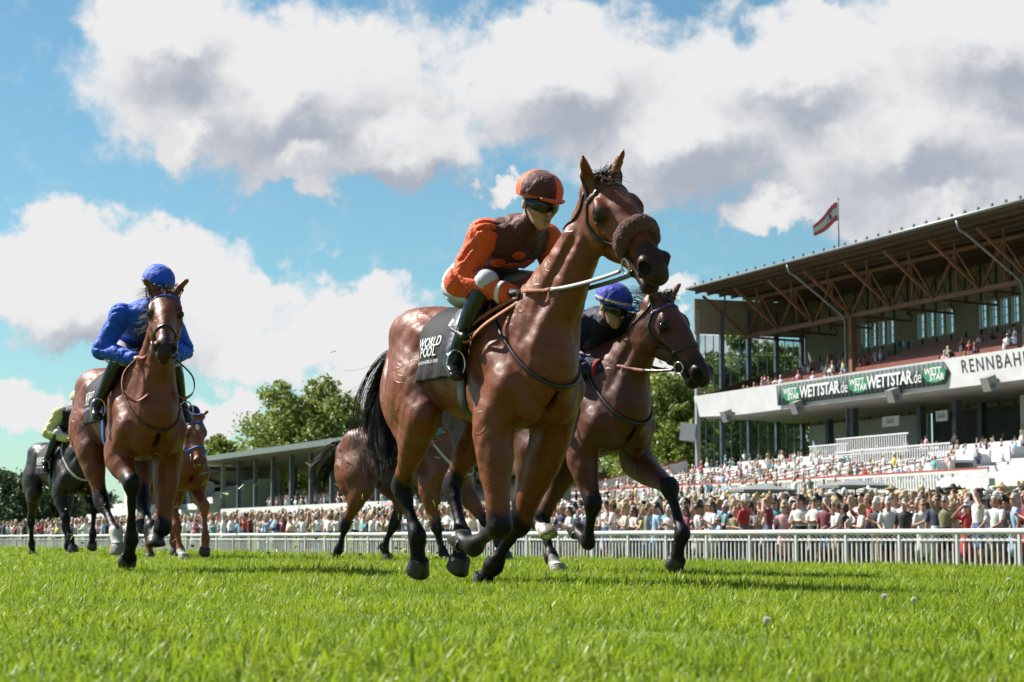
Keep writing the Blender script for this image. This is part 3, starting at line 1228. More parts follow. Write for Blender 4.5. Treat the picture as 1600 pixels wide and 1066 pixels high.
# raised white railed boxes on the right of the terrace
for x0, x1, y, z in ((27.0, 36.5, -2.2, 6.35), (21.0, 26.6, -1.0, 6.1), (34.0, 46.0, -5.2, 5.2)):
    b = MB()
    b.box(((x0 + x1) / 2, y, z + 1.02), (x1 - x0, 0.12, 0.10))
    b.box(((x0 + x1) / 2, y, z + 0.05), (x1 - x0, 0.12, 0.12))
    b.box(((x0 + x1) / 2, y + 1.2, z - 0.1), (x1 - x0, 2.4, 0.16))
    part('railed_box', b, M_WHITEWALL)
    bl = MB().box((0, 0, z + 0.53), (0.09, 0.05, 0.95)).mesh('box_baluster', M_WHITEWALL)
    for i in range(int((x1 - x0) / 0.3)):
        q = link('box_baluster', bl, main)
        q.location = (x0 + 0.15 + i * 0.3, y, 0)
# left end of the terrace
b = MB()
b.prism([(T0 - 0.05, TY0, 0.2), (T0 - 0.05, TY0, 4.1), (T0 - 0.05, 0.2, 6.9), (T0 - 0.05, 0.2, 0.2)], (-0.25, 0, 0))
part('terrace_end_wall', b, M_STEP)
b = MB()
b.bar((T0 - 0.2, TY0, 4.2), (T0 - 0.2, 0.2, 7.0), 0.1, 0.1)
part('end_handrail', b, M_REDTRIM)

# flag on the roof
fp = SA + SE * 19.0 + SI * 3.0
b = MB()
b.tube([(0, 0, 0), (0, 0, 5.6)], [0.07, 0.045], 8)
b.ell((0, 0, 5.65), (0.09, 0.09, 0.09), 8, 6)
flag = empty('flag', (fp[0], fp[1], 21.4), 0.15)
tag(flag, 'white flag with red stripes and a dark bear emblem on a pole above the roof', 'flag')
b.build('flag_pole', M_GUTTER, flag, True)
flag.scale = (0.9, 0.9, 0.9)
M_FRED = mat('flag_red', (0.80, 0.13, 0.17), 0.7, var=0.08)
M_FWHITE = mat('flag_white', (0.85, 0.82, 0.84), 0.7, var=0.05)
nx, ny = 18, 10
V = []
for i in range(nx + 1):
    for j in range(ny + 1):
        t, s_ = i / nx, j / ny
        V.append((-0.06 - 2.05 * t + 0.1 * math.sin(5 * t), 0.30 * math.sin(t * 7 + s_ * 2.2) * t - 0.15 * s_ * t, 5.35 - 1.75 * s_ * (1 - 0.35 * t) - 2.0 * t ** 1.25 + 0.15 * math.sin(t * 6 + s_)))
F = [(i * (ny + 1) + j, (i + 1) * (ny + 1) + j, (i + 1) * (ny + 1) + j + 1, i * (ny + 1) + j + 1) for i in range(nx) for j in range(ny)]
mi = [0 if (j < 2 or j >= 8) else 1 for i in range(nx) for j in range(ny)]
for k, (nm, m, c) in enumerate((('red_stripe', M_FRED, lambda j: j < 3), ('white_field', M_FWHITE, lambda j: 3 <= j < 7), ('red_stripe', M_FRED, lambda j: j >= 7))):
    b = MB()
    b._add(V, [f for q, f in enumerate(F) if c(q % ny)])
    fo = b.build(nm, m, flag, True)
    if nm == 'white_field':
        e = MB()                                  # standing bear shape
        def at(a, s2):
            x, y, z = V[int(a * nx) * (ny + 1) + int(s2 * ny)]
            return Vector((x, y - 0.03, z))
        for a, s2, r in ((0.40, 0.40, 0.10), (0.42, 0.55, 0.13), (0.44, 0.68, 0.08), (0.36, 0.32, 0.07), (0.52, 0.5, 0.06), (0.5, 0.7, 0.06)):
            e.ell(at(a, s2), (r, 0.04, r), 8, 5)
        e.build('bear_emblem', M_LETTER_DARK, fo, True)

# ------------------------------------------------------------------ second stand, further along
M_FARROOF = mat('grey_far_roof', (0.13, 0.11, 0.095), 0.6, var=0.12, scale=0.5)
B0 = np.array([-29.6, 200.0])
BE = unit(np.array([-13.1, 163.0]) - B0)
far = empty('small_grandstand', (B0[0], B0[1], 0), math.atan2(BE[1], BE[0]))
tag(far, 'smaller open grandstand with slim posts and thin grey roof at left centre', 'grandstand')
FLN = 62
b = MB()
b.prism([(-2.5, -1.0, 8.0), (-2.5, 12, 6.6), (-2.5, 12, 6.8), (-2.5, -1.0, 8.4)], (FLN, 0, 0))
part('roof', b, M_FARROOF, far)
b = MB()
b.box((FLN / 2 - 2.5, -1.1, 8.25), (FLN, 0.16, 0.5))
part('roof_edge', b, M_GUTTER, far)
for i in range(9):
    for y, nm in ((0.6, 'post'), (6.0, 'rear_post')):
        b = MB()
        b.box((0.2 + i * 5.6 + (1.2 if y > 1 else 0), y, 5.0), (0.34 if y < 1 else 0.22, 0.34, 6.2))
        part(nm, b, M_POST if i else M_POSTL, far)
b = MB()
b.box((FLN / 2 - 5, 0.3, 2.6), (FLN - 5, 0.25, 1.25))
part('front_parapet', b, M_WHITEWALL, far)
b = MB()
b.prism([(10, 0.5, 1.5), (10, 0.5, 2.6), (10, 10.5, 5.4), (10, 10.5, 1.5)], (FLN - 12, 0, 0))
part('seating_bank', b, M_GREYWALL, far)
b = MB()
b.prism([(-2, 0.6, 2.2), (-2, 0.9, 2.6), (10, 10, 5.5), (10, 10, 4.9)], (0, 0.2, 0))
part('stair_side', b, M_CREAMWALL, far)
b = MB()
b.box((38, 11, 5.4), (32, 0.3, 2.6))
part('rear_wall', b, M_CREAMWALL, far)
for i in range(5):
    b = MB()
    b.box((24 + i * 3.4, 10.8, 5.6), (2.9, 0.1, 1.7))
    part('rear_window', b, M_PANE, far)

# timber house left of it, and a third stand at the far left
hs = empty('white_gabled_house', (-34.5, 205, 0), 0.35)
tag(hs, 'pale boarded gable building beside the smaller grandstand', 'building')
b = MB()
b.prism([(-4, 0, 0), (4, 0, 0), (4, 0, 6.0), (0, 0, 7.6), (-4, 0, 6.3)], (0, 8, 0))
part('wall', b, M_WHITEWALL, hs)
b = MB()
b.prism([(-4.6, -0.4, 6.1), (0, -0.4, 7.75), (4.6, -0.4, 5.9), (4.6, -0.4, 6.15), (0, -0.4, 8.0), (-4.6, -0.4, 6.35)], (0, 8.8, 0))
part('roof', b, M_FARROOF, hs)
for x in (-2.0, 0.2, 2.4):
    b = MB()
    b.box((x, -0.03, 4.5), (1.7, 0.1, 1.5))
    part('window', b, M_DARKIN, hs)
th = empty('white_terrace_stand', (-50.5, 232, 0), math.atan2(BE[1], BE[0]))
tag(th, 'white stepped terrace stand with flat roof behind the black horse', 'grandstand')
b = MB()
for i in range(8):
    b.box((16, i * 1.6, 1.0 + i * 0.42), (44, 1.598, 1.8 + i * 0.42))
part('terrace', b, M_STEP, th)
b = MB()
b.box((19, 9, 7.9), (36, 9, 0.5))
part('roof', b, M_WHITEWALL, th)
for i in range(7):
    b = MB()
    b.box((3 + i * 5.2, 5.5, 5.6), (0.35, 0.35, 4.4))
    part('post', b, M_POSTL, th)
b = MB()
b.box((19, 13.2, 5.6), (36, 0.3, 4.4))
part('rear_wall', b, M_GREYWALL, th)
bk = empty('brick_building', (6.2, 210, 0), 0.3)
tag(bk, 'red brick building glimpsed behind the runners', 'building')
b = MB()
b.box((0, 0, 3.4), (9, 8, 6.8))
part('wall', b, M_BRICK, bk)
b = MB()
b.box((0, 0, 6.95), (9.6, 8.6, 0.3))
part('roof', b, M_FARROOF, bk)
b = MB()
b.box((-4.9, -4.2, 3.4), (0.8, 0.8, 6.8))
part('corner_pillar', b, M_GREYWALL, bk)

# ------------------------------------------------------------------ horses
M_HOOF = mat('hoof_horn', (0.035, 0.03, 0.028), 0.45, var=0.4, scale=30, bump=0.3)
M_HOOF_PALE = mat('hoof_pale', (0.30, 0.26, 0.21), 0.5, var=0.3, scale=30, bump=0.3)
M_EYE = mat('horse_eye', (0.006, 0.004, 0.003), 0.08, var=0, spec=0.35)
M_HAIR = mat('black_hair', (0.014, 0.011, 0.010), 0.52, var=0.4, scale=20, spec=0.22)
M_CHEST_HAIR = mat('chestnut_hair', (0.16, 0.05, 0.02), 0.42, var=0.4, scale=20)
M_BLK_LEATHER = mat('black_leather', (0.014, 0.013, 0.014), 0.38, var=0.3, scale=30, bump=0.15, bscale=120)
M_BRN_LEATHER = mat('brown_leather', (0.07, 0.032, 0.020), 0.42, var=0.3, scale=30, bump=0.15, bscale=120)
M_RUBBER_REIN = mat('orange_rein', (0.42, 0.11, 0.035), 0.6, var=0.2, scale=40, bump=0.4, bscale=200)
M_PINK_REIN = mat('terracotta_rein', (0.33, 0.10, 0.06), 0.6, var=0.2, scale=40, bump=0.4, bscale=200)
M_GREY_REIN = mat('grey_rein', (0.24, 0.24, 0.25), 0.5, var=0.2, scale=40)
M_STEEL = mat('steel', (0.55, 0.55, 0.54), 0.22, metal=1.0, var=0.1)
M_CLOTH_BLK = mat('black_saddle_cloth', (0.012, 0.011, 0.014), 0.75, var=0.25, scale=8, bump=0.3, bscale=25, spec=0.25)
M_WOOL = mat('brown_sheepskin', (0.135, 0.042, 0.032), 0.95, var=0.45, scale=70, bump=0.9, bscale=140, sheen=0.12)
M_BLUE_WEB = mat('blue_webbing', (0.02, 0.10, 0.50), 0.6, var=0.15, scale=40)
M_WHITE_LEATHER = mat('white_strap', (0.6, 0.56, 0.5), 0.6, var=0.15)
M_NAVY_RED = mat('navy_and_red_browband', (0.06, 0.03, 0.16), 0.5, var=0.9, scale=60)
M_TEETH = mat('horse_teeth', (0.42, 0.36, 0.12), 0.4, var=0.2)

COATS = {
    'bay': coat_mat('bay_coat', (0.170, 0.040, 0.010), (0.008, 0.006, 0.007), (0.075, 0.018, 0.007)),
    'dark_bay': coat_mat('dark_bay_coat', (0.092, 0.023, 0.010), (0.008, 0.006, 0.007), (0.06, 0.02, 0.012)),
    'brown': coat_mat('brown_coat', (0.145, 0.042, 0.016), (0.012, 0.010, 0.012), (0.07, 0.025, 0.012)),
    'black': coat_mat('near_black_coat', (0.014, 0.008, 0.007), (0.008, 0.007, 0.008), (0.012, 0.008, 0.007), 0.3),
    'chestnut': coat_mat('chestnut_coat', (0.21, 0.052, 0.015), (0.10, 0.03, 0.014), (0.11, 0.03, 0.012)),
}


class Horse:
    def __init__(s, pos, yaw, legs, poll, hdir, roll=0.0, dz=0.0, ears='back', mouth=0.0, hs=1.07, lt=1.24):
        s.hs, s.lt = hs, lt
        s.pos, s.yaw = pos, yaw
        s.legs = {k: np.array(v, float) for k, v in legs.items()}
        s.poll = np.array(poll, float)
        s.D = unit(hdir)
        Y = unit(np.cross((0, 0, 1), s.D))
        Z = np.cross(s.D, Y)
        cr, sr = math.cos(R(roll)), math.sin(R(roll))
        s.Y, s.Z = Y * cr + Z * sr, Z * cr - Y * sr
        s.M = np.stack([s.D, s.Y, s.Z], 1)
        s.ears, s.mouth, s.dz = ears, mouth, dz
        s.sdf = SDF()
        s._trunk()
        s.trunk = SDF()
        s.trunk.p = list(s.sdf.p)
        s._legs()
        s._neck()
        s._head()

        def hide(P, D):
            x, y, z = P[:, 0], P[:, 1], P[:, 2]
            return D + 0.0030 * np.sin(x * 23 + 2.0 * np.sin(z * 11) + y * 9) * np.sin(z * 27 + 1.7 * np.sin(x * 13)) + 0.0016 * np.sin(x * 61 + z * 34 + 2 * np.sin(y * 40)) * np.sin(z * 57 - x * 21)
        s.sdf.post = hide

    def hp(s, x, y, z):
        return s.poll + s.M @ (np.array([x, y * 1.12, z * 1.12], float) * s.hs)

    def _trunk(s):
        S, dz = s.sdf, s.dz
        X = [-1.25, -1.12, -0.95, -0.78, -0.60, -0.38, -0.15, 0.05, 0.22, 0.36, 0.43]
        C = [1.34, 1.345, 1.35, 1.335, 1.29, 1.245, 1.235, 1.24, 1.235, 1.20, 1.17]
        Hh = [0.13, 0.22, 0.275, 0.285, 0.285, 0.315, 0.355, 0.385, 0.365, 0.27, 0.17]
        Ww = [0.09, 0.18, 0.245, 0.262, 0.262, 0.275, 0.268, 0.240, 0.215, 0.185, 0.13]
        S.loft([(x, 0, c + dz) for x, c in zip(X, C)], Hh, Ww, res=2)
        S.loft([(-0.30, 0, 1.50 + dz), (-0.08, 0, 1.575 + dz), (0.10, 0, 1.59 + dz), (0.30, 0, 1.52 + dz)], [0.05, 0.065, 0.07, 0.09], [0.07, 0.06, 0.055, 0.07], k=0.09)
        for g in (-1, 1):
            S.ell((-0.93, g * 0.12, 1.47 + dz), (0.25, 0.135, 0.15), k=0.06)
            S.ell((-0.70, g * 0.205, 1.44 + dz), (0.06, 0.04, 0.06), k=0.07)
            # shoulder blade, point of shoulder, triceps, breast
            S.loft([(-0.04, g * 0.13, 1.48 + dz), (0.14, g * 0.185, 1.30 + dz), (0.34, g * 0.19, 1.08 + dz)], [0.09, 0.125, 0.10], [0.05, 0.065, 0.080], k=0.028)
            S.ell((0.05, g * 0.195, 1.05 + dz), (0.17, 0.065, 0.13), M=rot_y(0.5), k=0.022)
            S.ell((0.385, g * 0.095, 1.02 + dz), (0.10, 0.105, 0.15), k=0.022)
            S.ell((-0.61, g * 0.335, 1.30 + dz), (0.07, 0.08, 0.13), M=rot_y(-0.35), k=0.08, sub=True)
            # grooves: front edge of the shoulder blade, behind the triceps, round the point of the shoulder
            S.loft([(0.06, g * 0.165, 1.60 + dz), (0.22, g * 0.235, 1.42 + dz), (0.395, g * 0.265, 1.17 + dz)], [0.020, 0.024, 0.020], k=0.035, sub=True)
            S.loft([(-0.10, g * 0.285, 1.30 + dz), (-0.125, g * 0.295, 1.12 + dz), (-0.06, g * 0.275, 0.95 + dz)], [0.014, 0.018, 0.018], k=0.035, sub=True)
            S.loft([(0.30, g * 0.285, 1.20 + dz), (0.20, g * 0.285, 1.09 + dz), (0.22, g * 0.275, 0.96 + dz)], [0.010, 0.013, 0.012], k=0.028, sub=True)
            S.loft([(0.46, g * 0.21, 1.10 + dz), (0.44, g * 0.20, 0.96 + dz), (0.36, g * 0.14, 0.86 + dz)], [0.018, 0.020, 0.018], k=0.03, sub=True)
            for q in range(5):                            # faint ribs
                x = -0.20 - q * 0.085
                S.loft([(x, g * 0.292, 1.32 + dz), (x - 0.05, g * 0.292, 1.18 + dz), (x - 0.07, g * 0.26, 1.05 + dz)], [0.007, 0.008, 0.006], k=0.022, sub=True)
        S.ell((0.47, 0, 1.06 + dz), (0.075, 0.016, 0.19), k=0.04, sub=True)

    def _legs(s):
        S0, dz, q = s.sdf, s.dz, s.lt

        class _S:
            def loft(_, p, r, w=None, **kw):
                S0.loft(p, np.asarray(r) * q, None if w is None else np.asarray(w) * q, **kw)

            def ell(_, c, r, **kw):
                S0.ell(c, np.asarray(r) * q, **kw)
        S = _S()
        for g, n in ((-1, 'RF'), (1, 'LF')):
            e, k, f, h = s.legs[n]
            sh = np.array([0.31, g * 0.165, 1.07 + dz])
            ax = unit(k - e)
            fr = np.cross((0, 1, 0), ax)                 # towards the front of the limb
            fr = unit(fr if fr[0] > 0 or abs(ax[2]) < 0.5 else -fr)
            out = np.array([0, g, 0.0])
            S.loft([sh, (sh + e) / 2 + (0.0, 0, 0.03), e], [0.105, 0.115, 0.10], [0.075, 0.08, 0.07], k=0.045)
            S.loft([e + (0, 0, 0.05), e + (k - e) * 0.25, e + (k - e) * 0.62, k - ax * 0.05], [0.100, 0.092, 0.064, 0.050], [0.076, 0.078, 0.058, 0.050], k=0.045)
            # extensor in front, flexors behind, with a groove between
            S.loft([e + (k - e) * 0.02 + fr * 0.062, e + (k - e) * 0.30 + fr * 0.055 + out * 0.02, e + (k - e) * 0.82 + fr * 0.022], [0.044, 0.046, 0.022], [0.040, 0.044, 0.024], k=0.014)
            S.loft([e + (k - e) * 0.02 - fr * 0.055 + out * 0.02, e + (k - e) * 0.30 - fr * 0.045 + out * 0.025, e + (k - e) * 0.80 - fr * 0.018], [0.042, 0.042, 0.020], [0.036, 0.036, 0.020], k=0.014)
            S.loft([k - ax * 0.06, k, k + unit(f - k) * 0.05], [0.048, 0.056, 0.042], [0.046, 0.056, 0.042], k=0.016)
            S.ell(k - fr * 0.034 - ax * 0.01, (0.026, 0.026, 0.03), k=0.014)
            s._lower(S, k, f, h, g)
        for g, n in ((-1, 'RH'), (1, 'LH')):
            st, k, f, h = s.legs[n]
            hip = np.array([-0.98, g * 0.11, 1.34 + dz])
            S.loft([hip, (hip + st) / 2 + (-0.02, g * 0.035, 0.02), st], [0.20, 0.185, 0.115], [0.11, 0.108, 0.075], k=0.05)
            but = np.array([-1.19, g * 0.09, 1.36 + dz])
            gm = st + (k - st) * 0.42
            mid = (but + gm) / 2 + np.array([-0.05, g * 0.045, 0.0])
            S.loft([but, mid, gm], [0.095, 0.095, 0.055], [0.075, 0.08, 0.05], k=0.03)
            S.loft([but + (0.13, g * 0.045, 0.0), mid + (0.12, g * 0.055, 0.02), gm + (0.03, g * 0.012, 0.04)], [0.085, 0.08, 0.045], [0.05, 0.05, 0.035], k=0.02)
            ax = unit(k - st)
            S0.loft([but + (0.035, g * 0.105, 0.0), mid + (0.055, g * 0.125, 0.02), gm + (-0.005, g * 0.085, 0.03)], [0.012, 0.015, 0.010], k=0.028, sub=True)
            S.ell(st + (0.02, 0, 0.0), (0.085, 0.062, 0.085), k=0.04)
            S.loft([st, st + (k - st) * 0.35, st + (k - st) * 0.72, k], [0.100, 0.086, 0.055, 0.052], [0.076, 0.070, 0.045, 0.042], k=0.04)
            cn = unit(f - k)
            pb = unit(ax - cn * 0.55)                    # point of hock sticks out behind
            S.loft([gm + (k - gm) * 0.3 + pb * 0.02, k - ax * 0.01 + pb * 0.048], [0.020, 0.034], [0.018, 0.025], k=0.016)
            S.loft([k - ax * 0.03, k + cn * 0.03, k + cn * 0.10], [0.054, 0.055, 0.042], [0.043, 0.046, 0.035], k=0.02)
            s._lower(S, k, f, h, g)

    def _lower(s, S, k, f, h, g):
        c = unit(f - k)
        p = unit(h - f)
        back = unit(np.cross(c, (0, 1, 0)))
        if back[0] > 0 and c[2] < -0.3: back = -back
        L = np.linalg.norm(f - k)
        S.loft([k + c * 0.03, k + c * L * 0.5, f - c * 0.04], [0.038, 0.027, 0.032], [0.036, 0.026, 0.030], k=0.010)
        S.loft([k + c * 0.06 + back * 0.022, k + c * L * 0.55 + back * 0.034, f + back * 0.018], [0.015, 0.014, 0.02], [0.015, 0.013, 0.02], k=0.005)
        S.loft([f - c * 0.035, f, f + p * 0.03], [0.038, 0.048, 0.039], [0.037, 0.044, 0.037], k=0.016)
        S.ell(f + back * 0.022 + p * 0.01, (0.032, 0.032, 0.032), k=0.016)
        S.loft([f + p * 0.02, h - p * 0.035, h - p * 0.005], [0.035, 0.036, 0.043], [0.034, 0.038, 0.046], k=0.016)

    def _neck(s):
        S, dz = s.sdf, s.dz
        top = s.hp(0.005, 0, -0.105)
        b0 = np.array([0.06, 0, 1.33 + dz])
        b1 = np.array([0.30, 0, 1.40 + dz])
        fw = unit(np.cross((0, 1, 0), top - b1))
        m1 = b1 + (top - b1) * 0.38 + fw * 0.045
        m2 = b1 + (top - b1) * 0.72 + fw * 0.040
        S.loft([b0, b1, m1, m2, top], [0.29, 0.275, 0.190, 0.142, 0.115], [0.15, 0.155, 0.112, 0.088, 0.076], k=0.075)
        # crest and windpipe lines
        nd = unit(top - b1)
        up = unit(np.cross(nd, (0, 1, 0)))
        if up[2] < 0: up = -up
        for g in (-1, 1):
            S.loft([b1 + up * 0.05 + (0.05, g * 0.13, -0.02), m1 + up * 0.02 + (0, g * 0.072, 0), m2 + up * 0.02 + (0, g * 0.055, 0)], [0.09, 0.075, 0.05], [0.04, 0.045, 0.035], k=0.05)
            S.loft([b1 - up * 0.13 + (0.10, g * 0.10, -0.05), m1 - up * 0.105 + (0, g * 0.055, 0), m2 - up * 0.075 + (0, g * 0.05, 0)], [0.05, 0.04, 0.032], [0.05, 0.036, 0.03], k=0.025)
        S.loft([b1 - up * 0.20 + (0.02, 0, -0.02), m1 - up * 0.150, m2 - up * 0.105], [0.045, 0.038, 0.032], [0.05, 0.04, 0.034], k=0.03)
        for g in (-1, 1):                                 # jugular groove
            S.loft([b1 - up * 0.10 + (0.10, g * 0.185, -0.03), m1 - up * 0.060 + (0, g * 0.120, 0), m2 - up * 0.045 + (0, g * 0.094, 0)], [0.016, 0.016, 0.012], k=0.035, sub=True)
        s.crest = [np.array([0.10, 0, 1.66 + dz]), b1 + up * 0.265, m1 + up * 0.190, m2 + up * 0.140, s.hp(-0.03, 0, 0.0)]
        s.up = up

    def _head(s):
        S0, M, q = s.sdf, s.M, s.hs * 1.10

        class _S:                                    # every radius of the head is scaled with it
            def loft(_, p, r, w=None, **kw):
                S0.loft(p, np.asarray(r) * q, None if w is None else np.asarray(w) * q, **kw)

            def ell(_, c, r, **kw):
                S0.ell(c, np.asarray(r) * q, **kw)
        S = _S()
        P = lambda *l: [s.hp(*c) for c in l]
        sk = dict(side=s.Y)
        S.loft(P((0.00, 0, -0.085), (0.12, 0, -0.088), (0.22, 0, -0.085), (0.34, 0, -0.080), (0.45, 0, -0.078), (0.54, 0, -0.080), (0.575, 0, -0.088)),
               [0.075, 0.098, 0.095, 0.076, 0.062, 0.064, 0.052], [0.082, 0.096, 0.086, 0.062, 0.050, 0.054, 0.050], k=0.03, **sk)
        # forehead, nasal ridge
        S.loft(P((0.10, 0, -0.035), (0.24, 0, -0.030), (0.40, 0, -0.040), (0.52, 0, -0.052)), [0.045, 0.043, 0.033, 0.028], [0.07, 0.052, 0.033, 0.03], k=0.022, **sk)
        jo = s.mouth
        S.loft(P((0.08, 0, -0.235), (0.20, 0, -0.225), (0.34, 0, -0.168 - jo * 0.3), (0.46, 0, -0.150 - jo * 0.7), (0.535, 0, -0.148 - jo)), [0.055, 0.055, 0.042, 0.032, 0.034], [0.06, 0.052, 0.040, 0.034, 0.038], k=0.03, **sk)
        for g in (-1, 1):
            S.ell(s.hp(0.105, g * 0.062, -0.190), (0.122, 0.038, 0.128), M=M, k=0.010)
            S.loft(P((0.20, g * 0.088, -0.092), (0.30, g * 0.066, -0.100), (0.38, g * 0.050, -0.10)), [0.015, 0.014, 0.009], k=0.016, side=s.Y)   # facial crest
            S.ell(s.hp(0.165, g * 0.078, -0.030), (0.052, 0.024, 0.022), M=M, k=0.018)     # brow
            S.ell(s.hp(0.190, g * 0.084, -0.060), (0.046, 0.026, 0.036), M=M, k=0.014)     # eyelids
            S.ell(s.hp(0.190, g * 0.116, -0.060), (0.033, 0.028, 0.024), M=M, k=0.006, sub=True)
            S.ell(s.hp(0.095, g * 0.102, -0.040), (0.030, 0.016, 0.020), M=M, k=0.02, sub=True)   # hollow above the eye
            S.ell(s.hp(0.30, g * 0.088, -0.055), (0.07, 0.018, 0.022), M=M, k=0.03, sub=True)     # side of the nose
            S.ell(s.hp(0.545, g * 0.046, -0.060), (0.046, 0.026, 0.040), M=M, k=0.014)     # nostril wing
            
            # ears
            if s.ears == 'up':
                e = P((0.010, g * 0.050, -0.050), (-0.008, g * 0.064, 0.005), (-0.022, g * 0.080, 0.055), (-0.030, g * 0.092, 0.100))
                hol = P((0.018, g * 0.074, 0.005), (-0.002, g * 0.090, 0.068))
            elif s.ears == 'side':
                e = P((0.005, g * 0.048, -0.04), (-0.020, g * 0.085, 0.000), (-0.045, g * 0.118, 0.025), (-0.062, g * 0.140, 0.040))
                hol = P((0.004, g * 0.100, 0.006), (-0.025, g * 0.130, 0.034))
            else:
                e = P((-0.005, g * 0.048, -0.02), (-0.055, g * 0.070, 0.030), (-0.105, g * 0.080, 0.055), (-0.145, g * 0.078, 0.068))
                hol = P((-0.050, g * 0.094, 0.040), (-0.100, g * 0.098, 0.062))
            S.loft(e, [0.034, 0.034, 0.022, 0.005], [0.028, 0.025, 0.018, 0.005], k=0.014)
            S.loft(hol, [0.021, 0.010], [0.016, 0.009], k=0.008, sub=True)
        # lips, nostrils and mouth slit
        S.ell(s.hp(0.572, 0, -0.105), (0.032, 0.046, 0.034), M=M, k=0.02)
        S.ell(s.hp(0.555, 0, -0.150 - jo), (0.034, 0.034, 0.028), M=M, k=0.015)
        S.loft(P((0.47, 0, -0.126 - jo * 0.4), (0.62, 0, -0.131 - jo * 0.5)), [0.004 + jo * 0.2, 0.006 + jo * 0.42], [0.075, 0.075], k=0.006, sub=True, side=s.Y)
        for g in (-1, 1):
            S.ell(s.hp(0.575, g * 0.060, -0.058), (0.032, 0.026, 0.026), M=M, k=0.005, sub=True)

    def build(s, name, label, coat, vox, white=(), black_legs=True, star=False, hair=None):
        V, Q = s.sdf.mesh(vox)
        V = relax(V, Q, 2, 0.4)
        me = mesh_np(name, V, Q, [COATS[coat]])
        # coat markings
        C = np.zeros((len(V), 4), np.float32)
        C[:, 3] = 1
        rn = np.sin(V[:, 0] * 31 + V[:, 2] * 23) * np.sin(V[:, 1] * 37 + V[:, 2] * 17) * 0.02
        for n, J in s.legs.items():
            cuts = np.linalg.norm(np.diff(J, axis=0), axis=1)
            acc = np.concatenate([[0], np.cumsum(cuts)])
            bd, bt = np.full(len(V), 9.0), np.zeros(len(V))
            for i in range(3):
                v = J[i + 1] - J[i]
                t = np.clip((V - J[i]) @ v / (v @ v), 0, 1)
                d = np.linalg.norm(V - (J[i] + t[:, None] * v), axis=1)
                m = d < bd
                bd[m] = d[m]
                bt[m] = acc[i] + t[m] * cuts[i]
            lead = 0.13 if n[1] == 'F' else 0.16
            z = np.clip((bt + rn * 2 - (acc[1] - lead)) / 0.14, 0, 1) * (bd < 0.14)
            if black_legs:
                C[:, 0] = np.maximum(C[:, 0], z)
            if n in dict(white):
                wz = np.clip((bt + rn * 2 - (acc[3] - dict(white)[n])) / 0.05, 0, 1) * (bd < 0.12)
                C[:, 1] = np.maximum(C[:, 1], wz)
                C[:, 0] *= 1 - wz
        L = (V - s.poll) @ s.M / s.hs / np.array([1, 1.12, 1.12])
        inh = (np.abs(L[:, 1]) < 0.16) & (L[:, 0] > -0.18) & (L[:, 0] < 0.72) & (L[:, 2] > -0.36) & (L[:, 2] < 0.22)
        mz = np.clip((L[:, 0] + rn - 0.33) / 0.15, 0, 1) * inh * (0.62 if coat != 'chestnut' else 0.5)
        for g in (-1, 1):
            hd = np.linalg.norm((L - np.array([0.570, g * 0.058, -0.058])) / np.array([0.034, 0.027, 0.028]), axis=1)
            mz = np.maximum(mz, np.clip((1.12 - hd) / 0.15, 0, 1))
        eye = np.clip(1.15 - np.linalg.norm((L - np.array([0.19, 0, -0.055])) * np.array([1, 0, 1.1]), axis=1) / 0.075, 0, 1) * inh * (np.abs(L[:, 1]) > 0.05) * 0.9
        ear = np.clip((L[:, 2] - 0.11) / 0.06, 0, 1) * inh * 0.9
        C[:, 0] = np.maximum.reduce([C[:, 0], mz, eye, ear])
        if star:
            sd = np.linalg.norm((L - np.array([0.15, 0, 0.0])) * np.array([0.8, 1.6, 0.4]), axis=1)
            C[:, 1] = np.maximum(C[:, 1], np.clip(1.6 - sd / 0.03, 0, 1) * inh)
        at = me.attributes.new('coat', 'FLOAT_COLOR', 'POINT')
        at.data.foreach_set('color', C.ravel())
        o = link(name, me)
        s.obj = o
        o.location = (*s.pos, 0)
        o.rotation_euler = (0, 0, R(s.yaw - 90))
        tag(o, label, 'horse', 'horses galloping in the race')
        for n in ('RF', 'LF', 'RH', 'LH'):
            s._hoof(n, M_HOOF_PALE if n in dict(white) else M_HOOF)
        for g in (-1, 1):
            b = MB()
            b.ell(s.hp(0.190, g * 0.083, -0.060), (0.038, 0.036, 0.034), 20, 12)
            b.build('eye', M_EYE, o, True)
        return o

    def _hoof(s, n, m):
        f, h = s.legs[n][2], s.legs[n][3]
        d = unit(h - f)
        a = R(-37) if np.linalg.norm(d[[0, 2]]) > 0.2 else 0
        dn = np.array([d[0] * math.cos(a) - d[2] * math.sin(a), d[1], d[0] * math.sin(a) + d[2] * math.cos(a)])
        if h[2] < 0.065:
            dn = np.array([0, 0, -1.0])
        dn = unit(dn)
        lat = unit(np.cross(dn, np.cross((0, 1, 0), dn)))
        fr = np.cross(lat, -dn)
        if fr @ d < 0: fr = -fr
        b = MB()
        V, F = [], []
        rings = [(-0.036, 0.052, 0.054, -0.006), (-0.026, 0.062, 0.062, -0.002), (0.012, 0.068, 0.067, 0.010), (0.040, 0.074, 0.072, 0.020), (0.048, 0.070, 0.068, 0.020)]
        nn = 20
        for q, rl, rw, sft in rings:
            for k in range(nn):
                t = 2 * math.pi * k / nn
                c = math.cos(t)
                V.append(h + dn * (q + (0.010 * (-c) if q < 0 else 0)) + fr * (rl * (c if c > 0 else c * 0.82) + sft) + lat * rw * math.sin(t))
        for i in range(len(rings) - 1):
            for k in range(nn):
                F.append((i * nn + k, i * nn + (k + 1) % nn, (i + 1) * nn + (k + 1) % nn, (i + 1) * nn + k))
        F.append(tuple(range(nn)))
        e = (len(rings) - 1) * nn
        c0 = len(V)
